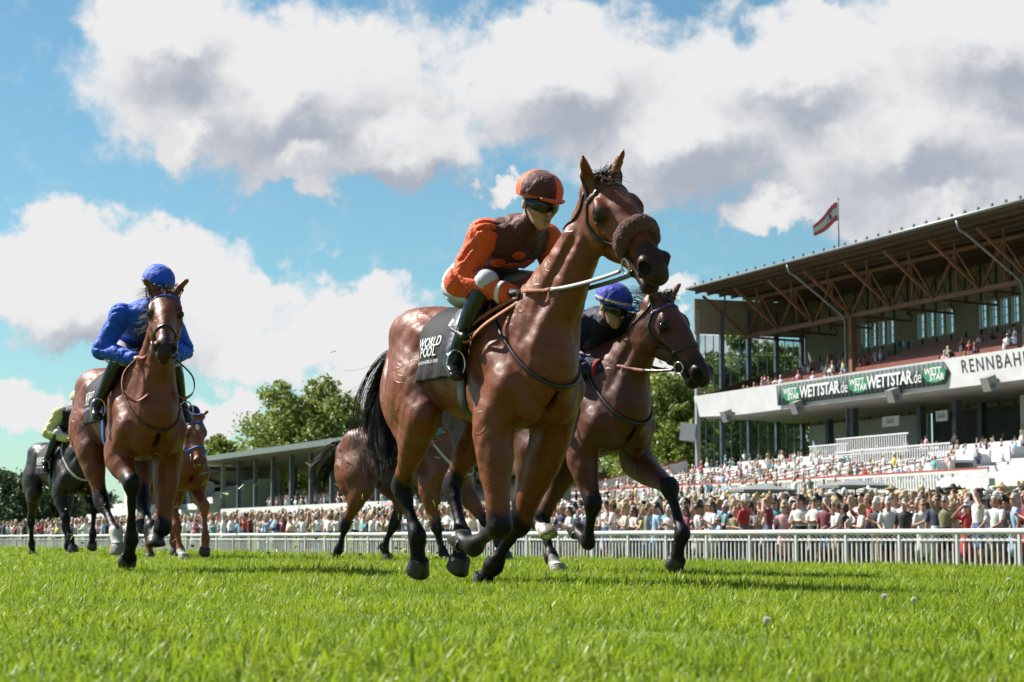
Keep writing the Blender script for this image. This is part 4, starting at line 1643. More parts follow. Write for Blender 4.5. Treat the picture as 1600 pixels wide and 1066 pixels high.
        for k in range(nn):
            t = 2 * math.pi * k / nn
            c = math.cos(t)
            V.append(h + dn * 0.036 + fr * (0.050 * c + 0.018) + lat * 0.049 * math.sin(t))
        for k in range(nn):
            F.append((e + k, e + (k + 1) % nn, c0 + (k + 1) % nn, c0 + k))
        F.append(tuple(c0 + k for k in range(nn)))
        b._add(V, F)
        b.build('hoof', m, s.obj, True)

    # -- tack
    def surf(s, x, phi, off=0.0, sdf=None):
        """points on the barrel: phi 0 = spine, positive to the horse's left"""
        x, phi = np.broadcast_arrays(np.asarray(x, float), np.asarray(phi, float))
        o = np.stack([x, 0 * x, 0 * x + 1.26 + s.dz], -1).reshape(-1, 3)
        d = np.stack([0 * x, np.sin(phi), np.cos(phi)], -1).reshape(-1, 3)
        r = np.full(len(o), 0.62)
        f = sdf or s.sdf
        for _ in range(22):
            r -= (f.ev(o + d * r[:, None]) - off) * 0.8
        return o + d * r[:, None]

    def cloth(s, x0=-0.60, x1=-0.03, ang=112, m=None, lines=(), number=None, flap=0.0):
        nx, nf = 22, 61
        xs = np.linspace(x0, x1, nx)
        ph = np.linspace(-R(ang), R(ang), nf)
        X, PH = np.meshgrid(xs, ph, indexing='ij')
        X = X + 0.10 * np.abs(PH / R(ang)) ** 2 * (X - x0) / (x1 - x0) * 0 - flap * np.clip(np.abs(PH) - 0.5, 0, 2) ** 2 * 0.1
        P = s.surf(X, PH, 0.012, s.trunk).reshape(nx, nf, 3)
        wv = 0.006 * np.sin(X * 40 + 3 * np.abs(PH)) * np.clip(np.abs(PH) - 0.9, 0, 1)
        drop = np.clip(np.abs(PH) / R(ang) - 0.80, 0, 1) * 0.10
        P[..., 1] += np.sign(PH) * (drop + wv)
        vid = np.arange(nx * nf).reshape(nx, nf)
        Q = np.stack([vid[:-1, :-1], vid[1:, :-1], vid[1:, 1:], vid[:-1, 1:]], -1).reshape(-1, 4)
        V = P.reshape(-1, 3)
        o = link('saddle_cloth', mesh_np('saddle_cloth', V, Q, [m or M_CLOTH_BLK]), s.obj)
        md = o.modifiers.new('thickness', 'SOLIDIFY')
        md.thickness = 0.008
        md.offset = 1.0
        # lettering is laid on the cloth on both sides
        def lay(word, u, v, size, bold=0.0, squash=1.0):
            for g in (-1, 1):
                T, F = text_2d(word, bold)
                a = u + T[:, 0] * size * squash * (-g)
                b = v - T[:, 1] * size              # metres down from the spine
                if g > 0: F = [f[::-1] for f in F]
                fx = (np.clip(a, x0, x1) - x0) / (x1 - x0) * (nx - 1)
                ds = np.linalg.norm(np.diff(P[nx // 2, nf // 2:], axis=0), axis=1)
                acc = np.concatenate([[0], np.cumsum(ds)])
                fp = nf // 2 + (-1 if g < 0 else 1) * np.interp(b, acc, np.arange(len(acc)))
                i0 = np.clip(fx.astype(int), 0, nx - 2)
                j0 = np.clip(np.floor(fp).astype(int), 0, nf - 2)
                tx, ty = (fx - i0)[:, None], (fp - j0)[:, None]
                W = (P[i0, j0] * (1 - tx) * (1 - ty) + P[i0 + 1, j0] * tx * (1 - ty) + P[i0, j0 + 1] * (1 - tx) * ty + P[i0 + 1, j0 + 1] * tx * ty)
                nrm = W - np.array([0, 0, 1.26]) * [0, 0, 1] - W * [1, 0, 0]
                nrm /= np.linalg.norm(nrm, axis=1, keepdims=True)
                W = W + nrm * 0.014
                me = bpy.data.meshes.new('lettering')
                me.from_pydata([tuple(p) for p in W], [], F)
                me.materials.append(M_PRINT)
                link('lettering', me, o)
        for ln in lines:
            lay(*ln)
        return o

    def strap(s, pts, w, t, m, name, parent=None, n=5, off=0.004, closed=False, snap=True):
        P = catmull(pts + [pts[0]] if closed else pts, n)
        if closed: P = P[:-1]
        if snap:
            P, N = s.sdf.snap(P, off)
        else:
            N = s.sdf.grad(P.astype(np.float32))
        V, F = ribbon(P, N, w, t, closed)
        b = MB()
        b._add(V, F)
        return b.build(name, m, parent or s.obj, True)

    def neck_strap(s, w, t, m, name='neck_strap', lo=(0.52, 1.16), hi=(0.02, 1.62)):
        a, b = np.array([hi[0], 0, hi[1] + s.dz]), np.array([lo[0], 0, lo[1] + s.dz])
        c, u = (a + b) / 2, unit(b - a)
        th = np.linspace(-R(150), R(150), 61)
        d = np.cos(th)[:, None] * u + np.sin(th)[:, None] * np.array([0, 1.0, 0])
        r = np.full(len(th), 0.62)
        for _ in range(24):
            r -= (s.sdf.ev(c + d * r[:, None]) - 0.008) * 0.8
        P = c + d * r[:, None]
        P[:, 2] -= 0.02 * np.cos(th)
        V, F = ribbon(P, s.sdf.grad(P), w, t)
        q = MB()
        q._add(V, F)
        return q.build(name, m, s.obj, True)

    def girth(s, x, w, m, name='girth'):
        ph = np.linspace(0.5, 2 * math.pi - 0.5, 70)
        P = s.surf(np.full(70, x), ph, 0.016, s.trunk)
        N = P - np.array([0, 0, 1.26]) - P * [1, 0, 0]
        V, F = ribbon(P, N, w, 0.010)
        b = MB()
        b._add(V, F)
        return b.build(name, m, s.obj, True)

    def saddle(s, m=None):
        S = SDF()
        z = s.surf([-0.30], [0.0], 0)[0][2]
        S.loft([(-0.44, 0, z + 0.020), (-0.34, 0, z + 0.014), (-0.2, 0, z + 0.03), (-0.12, 0, z + 0.06)], [0.018, 0.020, 0.022, 0.020], [0.10, 0.10, 0.07, 0.04], k=0.02)
        for g in (-1, 1):
            S.loft([(-0.30, g * 0.07, z + 0.01), (-0.22, g * 0.19, z - 0.10), (-0.14, g * 0.275, z - 0.26)], [0.09, 0.10, 0.07], [0.02, 0.02, 0.016], k=0.03, side=(0, 1, 0.6 * g))
        V, Q = S.mesh(0.012)
        link('saddle', mesh_np('saddle', V, Q, [m or M_BLK_LEATHER]), s.obj)

    def bridle(s, m, brow=None, sheep=False, ring=True, nose=True, mb=None):
        o = None
        for nm, pts, w, mm in (
            ('browband', [(0.075, -0.112, -0.060), (0.075, -0.090, -0.010), (0.078, 0, 0.028), (0.075, 0.090, -0.010), (0.075, 0.112, -0.060)], 0.026, brow or m),
            ('headpiece', [(0.07, -0.112, -0.060), (0.0, -0.105, -0.02), (-0.045, -0.06, 0.01), (-0.05, 0, 0.02), (-0.045, 0.06, 0.01), (0.0, 0.105, -0.02), (0.07, 0.112, -0.060)], 0.022, m),
            ('cheek_strap', [(0.07, -0.112, -0.055), (0.125, -0.115, -0.135), (0.26, -0.090, -0.155), (0.44, -0.062, -0.128)], 0.021, m),
            ('cheek_strap', [(0.07, 0.112, -0.055), (0.125, 0.115, -0.135), (0.26, 0.090, -0.155), (0.44, 0.062, -0.128)], 0.021, m),
            ('throat_strap', [(0.02, -0.110, -0.05), (0.02, -0.115, -0.15), (0.02, -0.085, -0.27), (0.03, 0, -0.33), (0.02, 0.085, -0.27), (0.02, 0.115, -0.15), (0.02, 0.110, -0.05)], 0.014, m),
        ):
            P = [s.hp(*p) for p in pts]
            q = s.strap(P, w, 0.008, mm, nm)
        if nose:
            ang = np.linspace(0, 2 * math.pi, 15)[:-1]
            P = [s.hp(0.37 + 0.02 * math.cos(a), 0.10 * math.sin(a), -0.10 + 0.11 * math.cos(a)) for a in ang]
            s.strap(P, 0.024, 0.009, m, 'noseband', closed=True, n=3)
        for g in (-1, 1):
            b = MB()
            c = s.hp(0.455, g * 0.072, -0.125)
            pts = [c + s.D * 0.040 * math.cos(t) + s.Z * 0.040 * math.sin(t) + s.Y * g * 0.004 for t in np.linspace(0, 2 * math.pi, 21)]
            b.tube(pts, 0.0055, 6, cap=False)
            b.build('bit_ring', M_STEEL, s.obj, True)
            s.strap([s.hp(0.455, g * 0.066, -0.155), s.hp(0.44, g * 0.055, -0.19), s.hp(0.45, 0.0, -0.205)], 0.014, 0.007, m, 'chin_strap', n=4)
        if sheep:
            S = SDF()
            ang = np.linspace(-R(96), R(96), 15)
            c = [s.hp(0.385 - 0.035 * math.cos(a), 0.0, -0.095) + s.Y * 0.085 * math.sin(a) + s.Z * 0.085 * math.cos(a) for a in ang]
            c, _ = s.sdf.snap(np.array(c), 0.016)
            S.loft(c, [0.026, 0.034] + [0.042] * (len(c) - 4) + [0.034, 0.026], [0.030, 0.042] + [0.050] * (len(c) - 4) + [0.042, 0.030], side=s.D, k=0.02)
            S.post = lambda P, D: D - 0.0028 * (np.sin(P[:, 0] * 210 + 3 * np.sin(P[:, 2] * 90)) * np.sin(P[:, 1] * 230) * np.sin(P[:, 2] * 190 + 1)) - 0.003 * np.sin(P[:, 0] * 75 + P[:, 2] * 60) * np.sin(P[:, 1] * 90)
            V, Q = S.mesh(0.005)
            link('sheepskin_noseband', mesh_np('sheepskin_noseband', V, Q, [M_WOOL]), s.obj)

    def bit(s, g):
        return s.hp(0.44, g * 0.082, -0.155)

    def rein(s, g, hand, segs, w=0.02, sag=0.02):
        """segs: list of (fraction_end, material)"""
        a, b = s.bit(g), np.array(hand, float)
        n = 26
        T = np.linspace(0, 1, n)
        P = a + (b - a) * T[:, None]
        P[:, 2] -= sag * 4 * T * (1 - T)
        fld = s.sdf.near(P)
        for _ in range(6):                       # keep clear of the neck
            d, gr = fld.dg(P)
            push = np.clip(0.014 - d, 0, 0.05) * (T > 0.08)
            P += gr * push[:, None]
        t0 = 0.0
        for t1, m in segs:
            i0, i1 = int(t0 * (n - 1)), int(t1 * (n - 1))
            seg = P[i0:i1 + 1]
            N = np.tile(np.array([0, g * 1.0, 0.25]), (len(seg), 1))
            V, F = ribbon(seg, N, w, 0.006)
            q = MB()
            q._add(V, F)
            q.build('rein', m, s.obj, True)
            t0 = t1

    def loop(s, pts, m, w=0.02, name='rein_loop', norm=(0, -1, 0.2)):
        P = catmull(pts, 6)
        V, F = ribbon(P, np.tile(np.array(norm, float), (len(P), 1)), w, 0.006)
        q = MB()
        q._add(V, F)
        q.build(name, m, s.obj, True)

    # -- hair
    def tail(s, path, n=420, spread=0.09, m=None, seed=1, wisp=0.25, r=0.0022):
        rg = np.random.default_rng(seed)
        C = catmull(path, 3)
        k = len(C)
        T = np.linspace(0, 1, k)
        L = []
        nc = max(10, n // 34)
        CO, CW, CF = rg.normal(0, 1, (nc, 3)) * np.array([0.8, 0.75, 0.8]), rg.uniform(3, 9, (nc, 3)), rg.normal(0, 0.10, (nc, 3))
        for i in range(n):
            q = int(rg.integers(0, nc))
            off = CO[q] + rg.normal(0, 0.16, 3)
            ln = rg.uniform(0.55, 1.0)
            tt = T * ln
            base = np.stack([np.interp(tt, T, C[:, d]) for d in range(3)], 1)
            spr = 0.022 + spread * np.sin(np.clip(tt, 0, 1) * math.pi * 0.62) ** 1.1
            wob = np.stack([np.sin(T * CW[q, d] + q + d * 2) for d in range(3)], 1) * 0.035 * T[:, None]
            fly = (CF[q] * 0.6 + (rg.random() < wisp * 0.3) * rg.normal(0, 0.12, 3)) * (T ** 2)[:, None]
            L.append(base + off * spr[:, None] + wob + fly)
        V, Q = strands(L, r)
        b = link('tail', mesh_np('tail', V, Q, [m or M_HAIR]), s.obj)
        S = SDF()
        j = max(3, int(k * 0.62))
        S.loft(C[:j], np.interp(np.linspace(0, 1, j), [0, .25, .8, 1], [0.034, 0.055, 0.05, 0.015]), res=1, k=0.02)
        V, Q = S.mesh(0.014)
        link('tail_core', mesh_np('tail_core', V, Q, [m or M_HAIR]), s.obj)

    def mane(s, side=1, n=260, length=0.17, m=None, seed=2, blow=(-0.6, 0, 0.15), t0=0.1, t1=1.0, lift=0.0, r=0.0022):
        rg = np.random.default_rng(seed)
        C = catmull(s.crest, 8)
        C, _ = s.sdf.snap(C, -0.01)
        T = np.linspace(0, 1, len(C))
        L = []
        for i in range(n):
            t = rg.uniform(t0, t1)
            b = np.array([np.interp(t, T, C[:, d]) for d in range(3)])
            ln = length * rg.uniform(0.55, 1.15)
            dr = unit(np.array(blow) + np.array([0, side * 0.55, 0.1]) + rg.normal(0, 0.22, 3))
            u = np.linspace(0, 1, 9)[:, None]
            P = b + np.array([0, side * 0.01, 0.0]) + dr * ln * u + np.array([0, side * 0.5, -1.0]) * ln * (0.55 - lift) * u ** 2
            P += np.sin(u * rg.uniform(4, 9) + rg.uniform(0, 6)) * rg.normal(0, 0.012, 3)
            L.append(P)
        V, Q = strands(L, r)
        link('mane', mesh_np('mane', V, Q, [m or M_HAIR]), s.obj)

    def forelock(s, m=None, n=90, seed=3, length=0.10):
        rg = np.random.default_rng(seed)
        L = []
        for i in range(n):
            b = s.hp(rg.uniform(-0.03, 0.03), rg.normal(0, 0.018), 0.0)
            dr = unit(s.M @ np.array([rg.normal(-0.1, 0.4), rg.normal(0, 0.5), rg.uniform(0.15, 0.6)]))
            u = np.linspace(0, 1, 7)[:, None]
            L.append(b + dr * length * rg.uniform(0.5, 1) * u + s.D * 0.05 * u ** 2)
        V, Q = strands(L, 0.002)
        link('forelock', mesh_np('forelock', V, Q, [m or M_HAIR]), s.obj)


def rot_y(a):
    c, q = math.cos(a), math.sin(a)
    return np.array([[c, 0, q], [0, 1, 0], [-q, 0, c]])

# ------------------------------------------------------------------ the six runners
LETTERS = [('WORLD', -0.42, 0.375, 0.078, 0.012), ('POOL', -0.42, 0.43, 0.078, 0.012), ('BET WITH WORLD POOL', -0.42, 0.485, 0.027, 0.004)]
LEAD = Horse((-0.02, 10.9), 28, dict(
    RF=[(0.20, -0.20, 0.86), (0.267, -0.195, 0.335), (-0.04, -0.19, 0.228), (-0.185, -0.185, 0.262)],
    LF=[(0.15, 0.19, 0.83), (-0.093, 0.12, 0.354), (-0.322, 0.08, 0.125), (-0.40, 0.06, 0.045)],
    RH=[(-0.64, -0.22, 0.97), (-1.045, -0.16, 0.577), (-0.885, -0.13, 0.285), (-0.895, -0.12, 0.125)],
    LH=[(-0.74, 0.20, 0.93), (-0.94, 0.12, 0.59), (-0.723, 0.08, 0.292), (-0.724, 0.06, 0.14)]),
    poll=(0.87, 0.09, 2.140), hdir=(0.70, 0.09, -0.71), roll=18, ears='up', mouth=0.024, hs=1.16)
LEAD.build('race_horse', 'leading bright bay horse with thick brown sheepskin noseband, under the jockey in orange', 'bay', 0.0095)
LEAD.tail([(-1.25, 0, 1.43), (-1.40, 0.0, 1.40), (-1.58, 0.0, 1.28), (-1.70, 0.0, 1.10), (-1.68, 0.0, 0.92), (-1.60, 0.0, 0.78), (-1.70, 0.0, 0.62)], n=1500, spread=0.066, wisp=0.30, r=0.0017)
LEAD.mane(side=1, n=160, length=0.10, t0=0.25, t1=0.9)
LEAD.forelock()
LEAD.cloth(lines=[('3', -0.20, 0.20, 0.30, 0.02)] + LETTERS)
LEAD.girth(-0.06, 0.10, M_BLK_LEATHER)
LEAD.saddle()
LEAD.bridle(M_BLK_LEATHER, brow=M_BRN_LEATHER, sheep=True, nose=False)
LEAD.neck_strap(0.022, 0.012, M_BLK_LEATHER)
b = MB()
b.box(LEAD.hp(0.560, 0.0, -0.128), (0.045, 0.050, 0.016), M=Matrix(LEAD.M.tolist()))
b.build('teeth', M_TEETH, LEAD.obj)

BLUECAP = Horse((0.60, 14.3), 28, dict(
    RF=[(0.14, -0.20, 0.86), (0.255, -0.175, 0.515), (0.14, -0.15, 0.247), (-0.04, -0.13, 0.326)],
    LF=[(0.22, 0.19, 0.82), (0.745, 0.15, 0.622), (0.93, 0.13, 0.308), (0.865, 0.12, 0.125)],
    RH=[(-0.56, -0.21, 0.93), (-0.92, -0.13, 0.524), (-0.675, -0.13, 0.40), (-0.50, -0.13, 0.32)],
    LH=[(-0.62, 0.20, 0.92), (-1.00, 0.11, 0.44), (-0.83, 0.10, 0.13), (-0.74, 0.10, 0.045)]),
    poll=(0.86, 0.05, 1.93), hdir=(0.54, 0.22, -0.81), roll=8, ears='side', hs=1.12)
BLUECAP.build('race_horse', 'dark bay horse with plain noseband galloping beside the leader, nearest the grandstand', 'dark_bay', 0.0125, white=[('RH', 0.13), ('LH', 0.11)])
BLUECAP.tail([(-1.27, 0, 1.47), (-1.42, 0.0, 1.40), (-1.62, 0.0, 1.22), (-1.80, 0.0, 1.0), (-1.90, 0, 0.85)], n=260, spread=0.07, seed=5)
BLUECAP.mane(side=-1, n=520, length=0.20, r=0.0017, t0=0.2, t1=0.98, blow=(-0.9, -0.1, 0.35), lift=0.35)
BLUECAP.forelock(n=60)
BLUECAP.cloth(lines=LETTERS)
BLUECAP.girth(-0.06, 0.10, M_BLK_LEATHER)
BLUECAP.saddle()
BLUECAP.bridle(M_BLK_LEATHER, brow=M_NAVY_RED)
BLUECAP.neck_strap(0.030, 0.014, M_BLK_LEATHER, 'breast_strap')

BLUE = Horse((-2.83, 15.1), 26, dict(
    RF=[(0.16, -0.20, 0.88), (0.45, -0.17, 0.671), (0.314, -0.13, 0.265), (0.20, -0.12, 0.125)],
    LF=[(0.12, 0.19, 0.83), (0.177, 0.15, 0.356), (-0.13, 0.15, 0.28), (-0.29, 0.14, 0.37)],
    RH=[(-0.66, -0.21, 0.97), (-0.50, -0.15, 0.565), (-0.16, -0.12, 0.32), (-0.08, -0.12, 0.20)],
    LH=[(-0.56, 0.20, 0.93), (-0.34, 0.13, 0.557), (0.02, 0.10, 0.36), (0.14, 0.10, 0.26)]),
    poll=(0.76, -0.03, 2.08), hdir=(0.68, -0.20, -0.70), ears='side')
BLUE.build('race_horse', 'bay horse coming head-on under the jockey in royal blue, one white hind sock', 'bay', 0.0125, white=[('RH', 0.20)])
BLUE.tail([(-1.27, 0, 1.47), (-1.42, 0.0, 1.40), (-1.58, 0.0, 1.22), (-1.70, 0.0, 1.0)], n=160, spread=0.06, seed=6)
BLUE.mane(side=-1, n=300, length=0.15, r=0.0017, t0=0.35, t1=0.98, blow=(-0.8, -0.3, 0.25), lift=0.25)
BLUE.forelock(n=60)
BLUE.cloth(lines=LETTERS, flap=0.6)
BLUE.girth(-0.05, 0.07, M_BLUE_WEB)
BLUE.saddle()
BLUE.bridle(M_BLK_LEATHER, brow=M_BLUE_WEB)
BLUE.neck_strap(0.014, 0.010, M_BLK_LEATHER)

BLACK = Horse((-6.1, 27.5), 33, dict(
    RF=[(0.14, -0.19, 0.88), (0.352, -0.17, 0.546), (0.43, -0.13, 0.28), (0.50, -0.12, 0.15)],
    LF=[(0.25, 0.19, 0.84), (0.55, 0.15, 0.70), (0.53, 0.15, 0.335), (0.535, 0.14, 0.19)],
    RH=[(-0.80, -0.21, 0.92), (-1.08, -0.15, 0.54), (-1.12, -0.12, 0.198), (-1.06, -0.12, 0.05)],
    LH=[(-0.62, 0.20, 0.90), (-0.46, 0.13, 0.46), (-0.27, 0.10, 0.155), (-0.18, 0.10, 0.05)]),
    poll=(0.86, 0.05, 1.85), hdir=(0.62, 0.0, -0.78), ears='side')
BLACK.build('race_horse', 'nearly black horse at far left, under the rider in pale yellow sleeves', 'black', 0.019)
BLACK.tail([(-1.27, 0, 1.47), (-1.38, 0.0, 1.40), (-1.46, 0.0, 1.12), (-1.46, 0.0, 0.8)], n=140, spread=0.05, seed=7, r=0.004)
BLACK.mane(side=1, n=120, length=0.14, r=0.004)
BLACK.cloth(lines=LETTERS)
BLACK.girth(-0.06, 0.10, M_BLK_LEATHER)
BLACK.saddle()
BLACK.bridle(M_BLK_LEATHER)
BLACK.neck_strap(0.030, 0.014, M_WHITE_LEATHER, 'breast_strap')

CHESTNUT = Horse((-4.0, 24.0), 26, dict(
    RF=[(0.17, -0.19, 0.84), (0.462, -0.17, 0.405), (0.525, -0.13, 0.135), (0.62, -0.12, 0.055)],
    LF=[(0.10, 0.19, 0.82), (0.522, 0.15, 0.661), (0.593, 0.15, 0.275), (0.60, 0.14, 0.14)],
    RH=[(-0.70, -0.21, 0.93), (-0.95, -0.14, 0.52), (-0.86, -0.12, 0.20), (-0.80, -0.12, 0.06)],
    LH=[(-0.66, 0.20, 0.92), (-0.80, 0.13, 0.52), (-0.55, 0.10, 0.24), (-0.48, 0.10, 0.12)]),
    poll=(0.50, 0.03, 1.71), hdir=(0.50, 0.0, -0.87), ears='side', dz=-0.02)
CHESTNUT.build('race_horse', 'chestnut horse with a small white star, half hidden behind the blue jockey\'s horse', 'chestnut', 0.018, white=[('RF', 0.12)], black_legs=False, star=True)
CHESTNUT.tail([(-1.27, 0, 1.45), (-1.45, 0.0, 1.36), (-1.68, 0.0, 1.12), (-1.80, 0.0, 0.9)], n=140, spread=0.06, seed=8, m=M_CHEST_HAIR, r=0.004)
CHESTNUT.mane(side=-1, n=120, length=0.14, m=M_CHEST_HAIR, r=0.004)
CHESTNUT.cloth(lines=LETTERS)
CHESTNUT.girth(-0.06, 0.10, M_BLK_LEATHER)
CHESTNUT.saddle()
CHESTNUT.bridle(M_BLUE_WEB)

REAR = Horse((-0.95, 22.5), 52, dict(
    RF=[(0.18, -0.19, 0.82), (0.275, -0.17, 0.40), (0.335, -0.13, 0.12), (0.385, -0.12, 0.045)],
    LF=[(0.35, 0.19, 0.82), (0.71, 0.15, 0.47), (0.909, 0.15, 0.22), (1.01, 0.14, 0.09)],
    RH=[(-0.80, -0.21, 0.84), (-1.10, -0.15, 0.46), (-1.24, -0.12, 0.15), (-1.30, -0.12, 0.06)],
    LH=[(-0.50, 0.20, 0.86), (-0.60, 0.13, 0.46), (-0.745, 0.10, 0.18), (-0.69, 0.10, 0.06)]),
    poll=(0.92, 0.05, 1.62), hdir=(0.70, 0.0, -0.70), ears='back', dz=-0.08)
REAR.build('race_horse', 'brown horse seen between the leader\'s hind legs, kicking up bits of turf', 'brown', 0.016)
REAR.tail([(-1.25, 0, 1.34), (-1.36, 0.0, 1.30), (-1.52, 0.0, 1.16), (-1.66, 0.0, 0.98), (-1.72, 0, 0.86)], n=300, spread=0.06, seed=9, r=0.0032)
REAR.mane(side=-1, n=220, length=0.22, blow=(-0.9, -0.2, 0.3), lift=0.2, r=0.003)
REAR.cloth(lines=LETTERS)
REAR.girth(-0.06, 0.10, M_BLK_LEATHER)
REAR.saddle()
REAR.bridle(M_BLK_LEATHER)
REAR.neck_strap(0.030, 0.014, M_WHITE_LEATHER, 'breast_strap')

# ------------------------------------------------------------------ jockeys
M_SKIN = mat('skin', (0.52, 0.27, 0.19), 0.5, var=0.10, scale=14, bump=0.08, bscale=160)
M_SKIN2 = mat('skin_tanned', (0.38, 0.20, 0.13), 0.5, var=0.10, scale=14)
M_GOGGLE = mat('dark_goggles', (0.008, 0.008, 0.010), 0.07, var=0)
M_BOOT = mat('black_boot', (0.012, 0.012, 0.013), 0.18, var=0.2, scale=20, bump=0.35, bscale=22)
M_BREECH = mat('white_breeches', (0.58, 0.57, 0.62), 0.6, var=0.06, scale=10, bump=0.25, bscale=16)
M_GLOVE = mat('black_glove', (0.014, 0.014, 0.014), 0.7, var=0.3, scale=40, bump=0.3)
M_WHITE = mat('white_trim', (0.72, 0.72, 0.72), 0.6, var=0.06)
M_STRAP = mat('helmet_strap', (0.02, 0.02, 0.02), 0.6, var=0.2)
M_LIP = mat('lips', (0.34, 0.13, 0.10), 0.5, var=0.1)


def silk(name, col):
    return mat(name, col, 0.62, var=0.12, scale=9, bump=0.75, bscale=16, sheen=0.15, spec=0.22, dist=1.2)


M_ORANGE = silk('orange_silk', (0.84, 0.105, 0.018))
M_BROWN = silk('brown_silk', (0.105, 0.028, 0.022))
M_BLUE = silk('royal_blue_silk', (0.012, 0.10, 0.62))
M_COBALT = silk('cobalt_silk', (0.03, 0.05, 0.42))
M_NAVY = silk('navy_silk', (0.012, 0.014, 0.05))
M_YELLOW = silk('pale_yellow_silk', (0.74, 0.68, 0.30))
M_BLACKSILK = silk('black_silk', (0.016, 0.016, 0.02))
M_TEAL = silk('teal_silk', (0.02, 0.36, 0.36))
M_RED = silk('red_silk', (0.42, 0.02, 0.03))
M_CREAM = silk('cream_band', (0.66, 0.56, 0.36))


